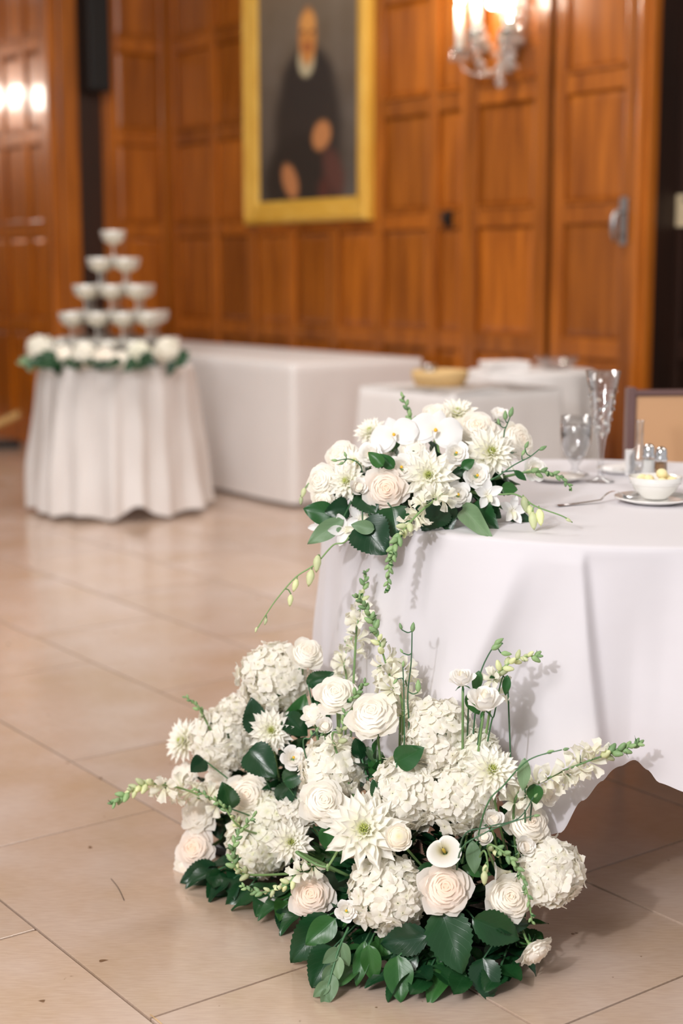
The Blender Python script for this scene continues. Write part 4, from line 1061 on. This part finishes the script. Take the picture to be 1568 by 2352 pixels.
# callas and the hanging ranunculus
pc_ = at(1016, 1948, fY(1016, 1948, -.06)); bloom('calla', pc_, .037, to_cam(pc_, -.1, .18), FB, 'open white calla lily facing the camera below the big hydrangeas', 'calla lilies of the floor arrangement', roll=rad(-60))
pc_ = at(620, 2075, fY(620, 2075, -.03)); bloom('calla', pc_, .030, (RX*-.55+UPV*-.75+Vector((0, -.45, 0))).normalized(), FB, 'white calla lily pointing down to the left above the floor', 'calla lilies of the floor arrangement', roll=1.2)
pc_ = at(1135, 2003, fY(1135, 2003, -.02)); bloom('calla', pc_, .022, (RX*-.9+UPV*.15+Vector((0, -.4, 0))).normalized(), FB, 'closed greenish calla lily above the lower right rose', 'calla lilies of the floor arrangement', roll=.4)
pr = at(1232, 2190, 2.47); pr.z = max(pr.z, .04)
bloom('carn', pr, .034, (RX*.45+UPV*-.45+Vector((0, -.55, 0))).normalized(), FB, 'white bloom hanging head down over the floor at the right', 'small round blooms of the floor arrangement')

# snapdragons of the floor arrangement
def W(*pts): return [at(*q) for q in pts]
def YF(px, py, d=0): return fY(px, py, d)
snap(W((925, 1650, 2.68), (900, 1570, 2.68), (872, 1480, 2.68), (848, 1412, 2.68), (818, 1368, 2.67)), FB, 'tallest snapdragon spike leaning left in front of the cloth', .42, .55, 1.35)
snap(W((815, 1500, 2.86), (822, 1430, 2.86), (832, 1370, 2.86), (840, 1312, 2.86)), FB, 'pale snapdragon spike standing behind the tallest one', .5, .75, 1.15)
snap(W((795, 1590, 2.90), (790, 1530, 2.91), (800, 1470, 2.92)), FB, 'faint snapdragon spike next to the left edge of the cloth', .75, .85, 1.2)
snap(W((500, 1850, 2.95), (430, 1815, 2.93), (350, 1800, 2.90), (305, 1815, 2.88), (258, 1846, 2.86)), FB, 'snapdragon spike reaching far out to the left over the floor', .5, .8, 1.45)
snap(W((560, 1905, 2.82), (510, 1850, 2.80), (445, 1812, 2.79)), FB, 'short green spike between the left roses', .1, .3, 1.0, white=False)
snap(W((1180, 1850, 2.55), (1255, 1790, 2.54), (1340, 1752, 2.54), (1410, 1728, 2.54), (1470, 1706, 2.54)), FB, 'snapdragon spike reaching far right over the cloth hem', .62, .7, 1.45)
snap(W((1130, 1600, 2.60), (1145, 1545, 2.58), (1190, 1512, 2.58), (1236, 1506, 2.58)), FB, 'snapdragon spike bending right before the cloth', .3, .85, 1.25)
snap(W((1120, 1950, 2.52), (1165, 1965, 2.49), (1205, 2030, 2.47), (1222, 2120, 2.46)), FB, 'snapdragon spike drooping over the lower right rose', .05, .15, 1.15, white=False)
snap(W((585, 2010, 2.74), (540, 1990, 2.72), (540, 1930, 2.72), (588, 1868, 2.72)), FB, 'green spike curling up in front of the ivory hydrangea', .1, .3, 1.3, white=False)
snap(W((720, 1985, 2.64), (660, 2030, 2.62), (600, 2050, 2.63), (555, 2035, 2.64)), FB, 'green spike lying across under the ivory hydrangea', .25, .6, 1.1)
snap(W((780, 1640, 2.74), (812, 1600, 2.72), (838, 1568, 2.71)), FB, 'short green bud spike between the two upper roses', .0, .2, 1.3, white=False)
snap(W((770, 1720, 2.70), (785, 1680, 2.69), (792, 1635, 2.69)), FB, 'small leafy spike below the cream rose that faces up', .2, .6, 1.2)
snap(W((470, 1650, 3.0), (448, 1618, 3.0), (425, 1600, 3.0)), FB, 'tiny green spike at the upper left edge', .0, .1, 1.0, white=False)
snap(W((950, 1700, 2.72), (948, 1640, 2.72), (930, 1560, 2.72), (915, 1520, 2.72)), FB, 'white snapdragon florets behind the tall bud stems', .9, .95, 1.2)
# lisianthus buds on thin stems
def bud(px, py, Y, dx, dy, s): return (at(px, py, Y), RX*dx+UPV*dy, s)
spray(W((938, 1720, 2.66), (936, 1600, 2.65), (944, 1520, 2.65), (946, 1450, 2.65)), [bud(946, 1452, 2.65, .15, 1, .019), bud(922, 1446, 2.65, -.3, 1, .013), bud(960, 1590, 2.65, 0, 1, .024), bud(925, 1500, 2.65, -.4, .6, .010)], FB, 'thin upright bud stem right of the tallest snapdragon', group='bud stems of the floor arrangement')
spray(W((925, 1760, 2.62), (928, 1640, 2.62), (925, 1530, 2.62)), [bud(925, 1532, 2.62, .1, 1, .012), bud(912, 1560, 2.62, -.5, -.6, .012)], FB, 'short bud stem beside the tallest snapdragon', group='bud stems of the floor arrangement')
spray(W((1098, 1700, 2.58), (1110, 1640, 2.58), (1100, 1560, 2.58), (1130, 1490, 2.58), (1155, 1478, 2.58)), [bud(1128, 1492, 2.58, .8, .5, .024), bud(1135, 1480, 2.58, .9, .6, .020), bud(1150, 1500, 2.58, .9, -.1, .02)], FB, 'bud stem arching right above the tall cup blooms', group='bud stems of the floor arrangement')
spray(W((1120, 1700, 2.59), (1135, 1640, 2.59), (1148, 1575, 2.59), (1158, 1545, 2.59)), [bud(1158, 1545, 2.59, .3, 1, .012), bud(1160, 1560, 2.59, .2, -1, .016)], FB, 'straight bud stem right of the tall cup blooms', group='bud stems of the floor arrangement')
spray(W((1110, 1870, 2.50), (1160, 1800, 2.49), (1215, 1745, 2.48), (1290, 1722, 2.47)), [bud(1255, 1730, 2.48, .8, .3, .014), bud(1292, 1722, 2.47, 1, .2, .012)], FB, 'long thin bud stem slanting up to the right over the dahlia', group='bud stems of the floor arrangement')
spray(W((1060, 1930, 2.48), (1120, 1900, 2.46), (1190, 1880, 2.46), (1225, 1830, 2.46)), [bud(1226, 1832, 2.46, .5, .6, .010)], FB, 'thin stem crossing the roses at the right', group='bud stems of the floor arrangement')
spray(W((1055, 1960, 2.47), (1110, 1915, 2.45), (1170, 1890, 2.45), (1232, 1872, 2.45)), [bud(1225, 1874, 2.45, 1, .1, .012)], FB, 'thin curved stem just below the crossing one', group='bud stems of the floor arrangement')
spray(W((690, 1960, 2.6), (725, 1985, 2.58), (752, 1992, 2.57)), [bud(752, 1998, 2.57, 0, 1, .012), bud(775, 1955, 2.57, .5, 1, .008)], FB, 'pale round bud on a thick stem above the front blush rose', STEM, .003, 'bud stems of the floor arrangement', BUDY)
spray(W((700, 1730, 2.72), (712, 1695, 2.71), (725, 1680, 2.71)), [bud(725, 1682, 2.71, .5, 1, .012), bud(716, 1690, 2.71, -.2, 1, .012), bud(735, 1690, 2.71, .8, .8, .01)], FB, 'tuft of narrow green buds above the yellow eyed bloom', group='bud stems of the floor arrangement')
spray(W((1105, 1960, 2.48), (1120, 1985, 2.46), (1115, 2015, 2.46)), [bud(1115, 1985, 2.46, -.1, -1, .022), bud(1112, 2000, 2.45, 0, -1, .026)], FB, 'white drooping buds above the lower right rose', STEM, .0018, 'bud stems of the floor arrangement', BUDY)

# leaves that can be made out one by one
big = [
 (1010, 2085, 1062, 2238, 2.50, 2.44, 'dark_ovate', 1.15, 0, 'largest dark green serrated leaf low in front right of the hydrangea'),
 (912, 2195, 920, 2312, 2.47, 2.42, 'mid_ovate', 1.1, 0, 'fresh green leaf pointing straight down at the front'),
 (1108, 2200, 1122, 2322, 2.48, 2.43, 'dark_ovate', 1.3, 1, 'dark leaf pointing down at the right of the front skirt'),
 (985, 2150, 868, 2170, 2.48, 2.50, 'dark_ovate', 1.0, 0, 'dark leaf lying sideways under the front hydrangea'),
 (960, 2195, 880, 2235, 2.48, 2.48, 'dark_ovate', 1.1, 2, 'dark leaf behind the one pointing straight down'),
 (755, 2100, 665, 2215, 2.58, 2.55, 'dark_ovate', 1.0, 0, 'dark serrated leaf left of the front skirt'),
 (770, 2110, 700, 2172, 2.53, 2.51, 'mid_ovate', 1.1, 0, 'bright green leaf under the front blush rose'),
 (765, 2175, 715, 2300, 2.50, 2.47, 'dark_broad', 1.0, 0, 'broad dark leaf at the left corner of the front skirt'),
 (800, 2220, 742, 2292, 2.52, 2.48, 'dark_broad', .9, 1, 'broad dark leaf flat on the floor at the front left'),
 (838, 2160, 818, 2268, 2.50, 2.46, 'mid_long', 1.4, 0, 'narrow green leaf hanging at the front'),
 (1085, 2110, 1200, 2160, 2.47, 2.48, 'dark_ovate', 1.0, 0, 'dark leaf curving right under the lower right rose'),
 (1125, 2110, 1228, 2125, 2.49, 2.50, 'dark_ovate', .9, 1, 'dark leaf directly below the lower right rose'),
 (1050, 2180, 1090, 2262, 2.50, 2.47, 'dark_ovate', .9, 2, 'dark leaf right of the largest serrated leaf'),
 (845, 2170, 862, 2262, 2.49, 2.46, 'mid_ovate', .9, 1, 'green leaf at the middle of the front skirt'),
 (520, 2010, 478, 2072, 2.92, 2.86, 'dark_broad', 1.0, 0, 'rounded dark leaf at the foot of the left end'),
 (500, 1990, 412, 2040, 2.95, 2.93, 'dark_ovate', 1.1, 0, 'dark leaf pointing left at the foot of the left end'),
 (570, 2040, 522, 2102, 2.86, 2.82, 'dark_ovate', 1.3, 1, 'dark leaf with a sharp tip on the floor at the left'),
 (530, 2060, 490, 2092, 2.88, 2.86, 'dark_ovate', 1.2, 1, 'small dark curled leaf at the left foot'),
 (600, 2070, 588, 2115, 2.80, 2.77, 'mid_ovate', 1.1, 0, 'small green leaf under the calla lily that points down'),
 (650, 2085, 645, 2138, 2.74, 2.70, 'dark_ovate', 1.0, 0, 'small dark leaf left of the front blush rose'),
 (705, 1572, 765, 1546, 2.86, 2.84, 'dark_ovate', .95, 0, 'dark leaf beside the upper left hydrangea before the cloth'),
 (592, 1690, 578, 1603, 2.90, 2.90, 'dark_ovate', 1.1, 0, 'upright dark leaf left of the small open dahlia'),
 (665, 1690, 700, 1598, 2.90, 2.90, 'mid_ovate', 1.0, 1, 'upright green leaf right of the small open dahlia'),
 (655, 1645, 705, 1690, 2.88, 2.86, 'dark_broad', 1.0, 1, 'dark leaf in the shade behind the small open dahlia'),
 (572, 1722, 632, 1782, 2.84, 2.80, 'dark_broad', 1.1, 0, 'broad veined leaf below the small open dahlia'),
 (650, 1795, 700, 1772, 2.80, 2.78, 'dark_ovate', 1.2, 1, 'dark leaf right of the cream rose with warm heart'),
 (640, 1840, 680, 1790, 2.82, 2.80, 'dark_ovate', 1.1, 0, 'second dark leaf right of the cream rose with warm heart'),
 (908, 1752, 970, 1720, 2.60, 2.57, 'mid_ovate', 1.2, 0, 'fresh green leaf between the two big hydrangeas'),
 (470, 1745, 440, 1770, 2.94, 2.90, 'dark_ovate', 1.4, 0, 'dark leaf under the left hydrangea'),
 (530, 1860, 512, 1800, 2.86, 2.84, 'dark_ovate', 1.2, 0, 'dark leaf left of the cream rose with warm heart'),
 (745, 1895, 765, 1965, 2.62, 2.60, 'mid_ovate', 1.0, 1, 'green leaf left of the largest dahlia'),
 (870, 1835, 855, 1790, 2.60, 2.60, 'dark_ovate', 1.0, 0, 'small dark leaf above the largest dahlia'),
 (1000, 1985, 950, 2010, 2.56, 2.54, 'dark_long', 1.8, 0, 'dark strap leaf under the calla lily'),
 (1060, 1990, 1130, 2010, 2.53, 2.52, 'mid_long', 1.6, 0, 'narrow leaf behind the lower right roses'),
 (1085, 1930, 1090, 2010, 2.50, 2.48, 'pale_long', 1.8, 0, 'pale narrow leaf right of the calla lily'),
 (1100, 1540, 1090, 1595, 2.58, 2.57, 'mid_long', 1.7, 0, 'narrow leaf hanging between the tall cup blooms'),
 (1165, 1550, 1160, 1600, 2.58, 2.57, 'mid_long', 1.6, 1, 'narrow leaf hanging right of the tall cup blooms'),
 (1075, 1590, 1102, 1645, 2.58, 2.57, 'mid_ovate', 1.0, 1, 'green leaf under the tall cup bloom'),
 (1205, 1740, 1200, 1820, 2.50, 2.49, 'pale_long', 1.5, 0, 'thin pale leaf standing over the right dahlia'),
 (1225, 1800, 1232, 1850, 2.52, 2.51, 'mid_ovate', 1.3, 1, 'green leaf behind the tulip shaped bloom'),
]
for x0, y0, x1, y1, a, b, kd, wd, v, lb in big: leaf1(x0, y0, x1, y1, a, b, kd, lb, FB, wd, v, group='single leaves of the floor arrangement')
# pale drooping sprig at the front left of the skirt
sprig(at(800, 2130, 2.50), at(752, 2270, 2.44), 7, .042, 'pale_ovate', 'pale green drooping sprig over the front skirt of leaves', None, spread=.35, up=(0, -1, .2))
# skirt sprigs lying outwards on the floor, left to right
sk = [(430, 2035), (480, 2060), (540, 2090), (600, 2110), (655, 2140), (690, 2190), (735, 2245), (790, 2275), (850, 2285), (900, 2292), (960, 2290), (1010, 2285), (1070, 2290), (1130, 2280), (1180, 2230), (1210, 2180)]
ordn = ['first', 'second', 'third', 'fourth', 'fifth', 'sixth', 'seventh', 'eighth', 'ninth', 'tenth', 'eleventh', 'twelfth', 'thirteenth', 'fourteenth', 'fifteenth', 'sixteenth']
for i, (px, py) in enumerate(sk):
    e = on_z(px, py, .012); f0 = foot(FB, e); f0.z = .05
    sprig(f0, e.lerp(f0, .22)+Vector((0, 0, .012)), 6, .062, ['dark_ovate', 'dark_broad', 'dark_ovate', 'mid_ovate'][i % 4] if i % 4 != 3 else 'mid_ovate',
          'dark leafy sprig in the skirt on the floor, %s from the left' % ordn[i], 'leafy sprigs of the floor skirt', zmin=.004)
# inner greenery filling the mound below the blooms
inner = [(470, 1800), (520, 1760), (560, 1900), (590, 1760), (620, 1720), (650, 1800), (680, 1700), (690, 1620), (600, 2000), (540, 1970), (480, 1900), (700, 1960), (760, 1900), (780, 1990),
         (830, 1990), (870, 1740), (820, 1700), (860, 1850), (930, 1960), (960, 1990), (1000, 1960), (1060, 2000), (1100, 1960), (1080, 1850), (1160, 1860), (1100, 2060), (1150, 2000), (1200, 2050), (1230, 1960), (960, 2080), (1080, 2120), (820, 2100), (760, 2060), (900, 1780), (1000, 1750), (650, 2040), (780, 1830), (640, 1600), (720, 1560), (860, 1700), (1020, 1900), (980, 1920), (1060, 1930), (1130, 1930), (1180, 1900), (900, 1900), (1150, 1960), (960, 1860)]
for i, (px, py) in enumerate(inner):
    y = fY(px, py, .05); e = at(px, py, y); f0 = foot(FB, e)
    sprig(f0, e.lerp(f0, .12), 11, .05, ['dark_ovate', 'dark_broad', 'dark_ovate', 'mid_ovate'][i % 4], near_label(px, py), 'leafy sprigs between the floor blooms', zmin=.004)

# ------------------------------------------------------------ arrangement on the near table
bs = thing('flower_dish', 'low black dish of foam under the table flowers', 'dish', (.155, 3.0, TZ+.0008), rad(-4))
obj('dish', lathe('dish', [(0, 0), (.10, 0), (.118, .012), (.125, .03), (.119, .03), (.108, .012), (0, .008)], TRAY, 36), bs, Matrix.Diagonal((1, .8, 1, 1)))
obj('foam_block', boxes('foam_block', [(-.085, .085, -.065, .065, .008, .065)], FOAM, .01), bs)
def tY(px, py, d=0):                          # front of the low mound
    x = (px-965)/290; y = (1090-py)/180
    return 2.88+.10*x*x+(.20*max(0, y)**1.2)+d
def T(kind, px, py, rp, dx, dy, label, dY=0, **k):
    BL.append([px, py, label, 0])
    if kind == 'dend': dY -= .03
    y = tY(px, py, dY); p = at(px, py, y)
    g_ = {'rose': 'roses', 'roseb': 'roses', 'rosew': 'roses', 'bud': 'roses', 'lis': 'small open blooms', 'list': 'small open blooms', 'ran': 'small open blooms', 'carn': 'ruffled blooms', 'dahlia': 'dahlias', 'orchid': 'large orchids', 'dend': 'small orchids', 'hyd': 'hydrangeas', 'hydg': 'hydrangeas'}[kind]+' of the table flowers'
    return bloom(kind, p, rp*1.08*y/F, to_cam(p, dx, dy), TB, label, g_, **k)
T('dahlia', 984, 1092, 66, 0, .15, 'white dahlia with green heart in the middle of the table flowers', -.02)
T('dahlia', 1128, 1038, 64, .3, .45, 'white dahlia at the upper right of the table flowers', -.02)
T('dahlia', 795, 1105, 50, -.5, .2, 'white dahlia at the left of the table flowers beside the blush rose', 0)
T('dahlia', 815, 1062, 40, -.2, .7, 'small white dahlia above the left one on the table', .02)
T('dahlia', 1050, 948, 48, .1, 1.1, 'white dahlia at the top back of the table flowers', .08)
T('dahlia', 850, 990, 40, -.4, .9, 'white dahlia at the upper left back of the table flowers', .10)
T('roseb', 887, 1122, 52, -.05, .1, 'blush rose with peach heart at the front of the table flowers', -.03)
T('rosew', 737, 1105, 42, -.7, .3, 'white rose at the left end of the table flowers', .0)
T('rosew', 742, 1150, 32, -.5, -.2, 'small white rose below the one at the left end on the table', -.01)
T('rose', 1092, 985, 50, .1, .7, 'cream rose behind the upper right dahlia on the table', .04)
T('rosew', 1190, 1010, 46, .9, .5, 'white rose at the right back of the table flowers', .05)
T('rosew', 1000, 955, 40, -.1, 1.0, 'white rose at the top of the table flowers left of the back dahlia', .08)
T('rosew', 780, 1045, 40, -.6, .7, 'white rose at the upper left of the table flowers', .05)
T('lis', 922, 1073, 31, -.1, .2, 'open white bloom between the blush rose and the middle dahlia', -.02)
T('lis', 1048, 1040, 27, .1, .2, 'open white bloom left of the upper right dahlia', -.02)
T('lis', 1096, 1092, 31, .15, .15, 'open white bloom below the upper right dahlia', -.02)
T('lis', 1052, 1136, 30, .05, .15, 'open white bloom lowest of those right of the middle dahlia', -.02)
T('lis', 1229, 1077, 28, .5, .2, 'open white bloom at the right end on a long stem', -.03)
T('list', 822, 1118, 29, .2, .2, 'half open white bloom left of the blush rose', -.04)
T('lis', 848, 1042, 30, -.2, .4, 'open white bloom at the left above the green leaf', .0)
T('list', 1146, 952, 26, .2, 1.3, 'half closed white bloom standing up at the top right', .04)
T('orchid', 905, 1000, 50, -.2, .5, 'large white orchid at the upper left of the table flowers', .0, roll=.4)
T('orchid', 1000, 990, 56, .0, .5, 'large white orchid at the top centre of the table flowers', .0, roll=-.2)
T('carn', 950, 1035, 34, 0, .6, 'ruffled white bloom below the large orchids', .03)
T('carn', 870, 1040, 30, -.1, .6, 'ruffled white bloom behind the green leaf', .05)
T('carn', 1030, 1080, 28, 0, .3, 'ruffled white bloom behind the middle dahlia', .04)
T('dend', 792, 1218, 38, -.2, .1, 'small white orchid hanging over the left table edge', -.03)
T('dend', 735, 1210, 26, -.5, -.1, 'small white orchid at the far left under the leaves', .02)
T('dend', 826, 1192, 34, .1, .1, 'small white orchid right of the hanging one', .0)
T('dend', 1118, 1135, 36, .3, .1, 'small white orchid at the lower right of the table flowers', -.02)
T('dend', 1175, 1172, 34, .5, -.1, 'small white orchid just above the cloth at the right', -.01)
T('dend', 945, 1190, 24, .1, -.2, 'small white orchid at the front of the dish', -.02)
T('dend', 845, 1245, 26, .2, -.3, 'small cream orchid hanging in front of the cloth at the left', -.02)
# snapdragons and sprays
snap(W((1010, 1140, 2.80), (960, 1180, 2.74), (915, 1235, 2.71), (896, 1290, 2.70), (889, 1356, 2.70)), TB, 'snapdragon spike hanging down over the table edge', .35, .45, 1.3, dense=1.15)
snap(W((948, 985, 3.05), (938, 945, 3.06), (922, 908, 3.06)), TB, 'green snapdragon tip standing up at the back of the table flowers', .0, .15, 1.25, white=False)
snap(W((1205, 1085, 2.92), (1250, 1085, 2.92), (1285, 1095, 2.92), (1310, 1120, 2.92)), TB, 'green snapdragon tip pointing right over the plates', .0, .1, 1.2, white=False)
def orch_spray(P, bs_, lb):
    spray(P, bs_, TB, lb, STEM, .0016, 'orchid bud sprays of the table flowers', BUDY)
orch_spray(W((800, 1235, 2.84), (765, 1252, 2.82), (725, 1295, 2.80), (680, 1325, 2.80), (640, 1370, 2.80), (615, 1405, 2.80), (588, 1448, 2.80)),
   [bud(730, 1275, 2.80, -.1, -1, .034), bud(716, 1308, 2.80, -.2, -1, .034), bud(682, 1330, 2.80, -.3, -1, .026), bud(668, 1365, 2.80, -.1, -1, .024), bud(612, 1420, 2.80, -.3, -1, .014), bud(590, 1440, 2.80, -.3, -1, .012)], 'long orchid bud spray trailing down left of the cloth')
orch_spray(W((1140, 1135, 2.86), (1185, 1136, 2.84), (1230, 1163, 2.80), (1290, 1185, 2.78), (1314, 1200, 2.78)),
   [bud(1202, 1140, 2.82, .2, -1, .034), bud(1222, 1175, 2.80, .1, -1, .036), bud(1238, 1168, 2.80, .1, -1, .034), bud(1298, 1190, 2.78, .8, -.5, .014), bud(1215, 1160, 2.81, .2, -1, .028)], 'orchid bud spray reaching right over the cloth')
orch_spray(W((745, 1120, 2.96), (715, 1105, 2.95), (690, 1140, 2.95)), [bud(700, 1120, 2.95, -.3, -1, .022), bud(692, 1140, 2.95, -.1, -1, .018)], 'short pale bud spray at the left end of the table flowers')
spray(W((1140, 1030, 2.95), (1160, 985, 2.96), (1172, 955, 2.96)), [bud(1170, 958, 2.96, .3, 1, .022), bud(1160, 965, 2.96, 0, 1, .020), bud(1146, 975, 2.96, -.2, 1, .013)], TB, 'upright spray of pale buds at the top right of the table flowers', group='bud stems of the table flowers', budm=BUDG)
spray(W((1120, 1105, 2.88), (1180, 1068, 2.86), (1215, 1050, 2.86), (1238, 1032, 2.86)), [bud(1238, 1034, 2.86, .9, .5, .017), bud(1205, 1030, 2.86, .5, 1, .016), bud(1198, 1046, 2.86, .5, .9, .014)], TB, 'bud stem slanting up at the right end of the table flowers', group='bud stems of the table flowers')
spray(W((830, 1075, 2.9), (805, 1055, 2.88), (772, 1058, 2.87)), [bud(775, 1058, 2.87, -1, .1, .013), bud(790, 1062, 2.87, -.8, -.3, .012), bud(795, 1050, 2.87, -.4, 1, .012)], TB, 'tiny green bud stem over the left dahlias on the table', group='bud stems of the table flowers')
tb = [
 (770, 1185, 695, 1168, 2.90, 2.90, 'mid_ovate', 1.2, 0, 'green leaf pointing left at the lower left of the table flowers'),
 (800, 1165, 750, 1175, 2.90, 2.88, 'dark_broad', 1.2, 1, 'dark leaf behind the left small roses on the table'),
 (790, 1190, 705, 1250, 2.86, 2.84, 'pale_long', 1.6, 0, 'pale narrow leaf hanging left of the cloth edge'),
 (880, 1070, 845, 1038, 2.84, 2.84, 'mid_ovate', 1.1, 1, 'fresh green leaf above the blush rose'),
 (905, 1075, 868, 1042, 2.86, 2.86, 'mid_ovate', 1.0, 1, 'second fresh green leaf above the blush rose'),
 (830, 1130, 862, 1178, 2.88, 2.84, 'dark_broad', 1.2, 0, 'dark leaf below left of the blush rose'),
 (830, 1200, 885, 1272, 2.80, 2.76, 'dark_broad', 1.3, 0, 'big rounded dark leaf hanging over the table edge'),
 (860, 1215, 805, 1205, 2.78, 2.78, 'pale_ovate', 1.0, 0, 'pale underside leaf above the big rounded one'),
 (900, 1165, 912, 1235, 2.82, 2.78, 'dark_broad', 1.2, 1, 'dark leaf behind the hanging snapdragon'),
 (1010, 1160, 970, 1215, 2.84, 2.80, 'dark_broad', 1.3, 0, 'dark leaf before the black dish'),
 (1020, 1165, 1030, 1212, 2.85, 2.81, 'dark_ovate', 1.4, 1, 'dark leaf right beside the one before the dish'),
 (1062, 1165, 1120, 1228, 2.86, 2.80, 'pale_ovate', .5, 0, 'long grey green leaf resting on the cloth'),
 (1085, 1160, 1130, 1212, 2.88, 2.84, 'dark_ovate', 1.1, 1, 'dark leaf right of the long grey green one'),
 (1100, 1150, 1150, 1190, 2.90, 2.88, 'dark_ovate', 1.2, 0, 'dark leaf under the lower right orchids'),
 (1150, 1120, 1190, 1125, 2.92, 2.92, 'mid_ovate', 1.3, 0, 'green leaf at the right behind the orchids'),
 (1060, 1075, 1090, 1055, 2.88, 2.88, 'mid_ovate', 1.2, 0, 'green leaf between the two right open blooms'),
 (1030, 1095, 1070, 1075, 2.90, 2.89, 'dark_ovate', 1.1, 1, 'dark leaf right of the middle dahlia'),
 (1165, 1175, 1215, 1195, 2.92, 2.90, 'dark_ovate', 1.0, 1, 'dark leaf lowest at the right of the table flowers'),
 (975, 1160, 950, 1205, 2.84, 2.82, 'dark_ovate', 1.2, 1, 'dark leaf right of the hanging snapdragon'),
 (1180, 1080, 1210, 1105, 2.90, 2.90, 'mid_long', 1.6, 0, 'narrow green leaf under the bud stem at the right'),
]
for x0, y0, x1, y1, a, b, kd, wd, v, lb in tb:
    a_ = at(x0, y0, a)
    if b > near_cloth_y((x1-784)/F*b)+.01: 
        bb_ = at(x1, y1, b)
        if bb_.z < TZ+.006: b = on_z(x1, y1, TZ+.006).y
    leaf1(x0, y0, x1, y1, a, b, kd, lb, TB, wd, v, group='single leaves of the table flowers')
for i, (px, py) in enumerate([(760, 1150), (800, 1120), (850, 1100), (880, 1160), (930, 1130), (960, 1060), (1010, 1150), (1060, 1090), (1090, 1130), (1140, 1090), (1170, 1110), (900, 1030), (1100, 1020), (850, 1160), (1150, 1050), (1000, 1040), (820, 1080), (1120, 1160), (960, 1180)]):
    e = at(px, py, tY(px, py, .07)); f0 = foot(TB, e)
    if e.z < TZ+.03: e.z = TZ+.03
    sprig(f0, e.lerp(f0, .15), 6, .048, ['dark_ovate', 'dark_broad', 'mid_ovate'][i % 3], near_label(px, py), 'leafy sprigs between the table blooms', zmin=TZ+.008)

# ------------------------------------------------------------ garland around the champagne tower
gy = CY-CR+.02
CB.pts = [Vector((CX+x, gy+.30*x*x/.35+.02, TZ+.012)) for x in (-.3, -.2, -.1, 0, .1, .2, .3)]
gl = [('hyd', -.345, .14, .075, .058, 'hydrangea head at the left end of the garland round the tower'), ('rosew', -.22, .045, .060, .048, 'white rose second from the left in the tower garland'),
      ('hyd', -.10, .0, .055, .052, 'hydrangea head left of the middle in the tower garland'), ('rose', .0, -.03, .055, .046, 'cream rose in the middle of the tower garland'),
      ('rosew', .075, -.03, .040, .040, 'white rose right of the middle in the tower garland'), ('hydg', .17, .03, .062, .050, 'ivory hydrangea head at the right of the tower garland'),
      ('hyd', .30, .10, .07, .056, 'hydrangea head at the right end of the tower garland')]
for kd, x, y, z, r, lb in gl:
    p = Vector((CX+x, gy+y-.0, TZ+z)); p.z += .012; bloom(kd, p, r*1.22, Vector((x*.8, -1, .5)).normalized(), CB, lb, 'blooms of the tower garland', stemfrom=p+Vector((0, .03, -z+.012)))
for i, (x, y, w_, lb) in enumerate([(-.28, .03, .10, 'dark leafy sprig at the left of the tower garland'), (-.40, .12, .06, 'pale leafy sprig sticking out left of the tower garland'), (-.15, -.02, .06, 'small leafy sprig left of the middle rose of the garland'),
                                  (.04, -.04, .07, 'small leafy sprig under the middle rose of the garland'), (.19, -.03, .10, 'dark leafy sprig at the right of the tower garland'), (.36, .10, .09, 'leafy sprig at the right end of the tower garland'), (-.05, -.03, .06, 'leafy sprig between two blooms of the garland')]):
    a = Vector((CX+x*.8, gy+y+.06, TZ+.02)); b = Vector((CX+x, gy+y-.07, TZ+.03))
    sprig(a, b, 6, w_, 'pale_ovate' if i == 1 else 'dark_broad' if i in (0, 4) else 'dark_ovate', lb, 'leafy sprigs of the tower garland', up=(0, -1, .6))

# a hair and a splinter on the floor
o = obj('thread', tube('thread', smoothpath([on_z(255, 2018, .001), on_z(272, 2040, .001), on_z(285, 2068, .001)], 5), .0006, GROUT, 4)); tag(o, 'thin curved dark hair lying on the stone floor at the left', 'thread')
o = obj('splinter', tube('splinter', [on_z(345, 2330, .0015), on_z(372, 2352, .0015)], .0009, WICKER, 4)); tag(o, 'orange straw splinter on the floor at the lower left tile corner', 'splinter')
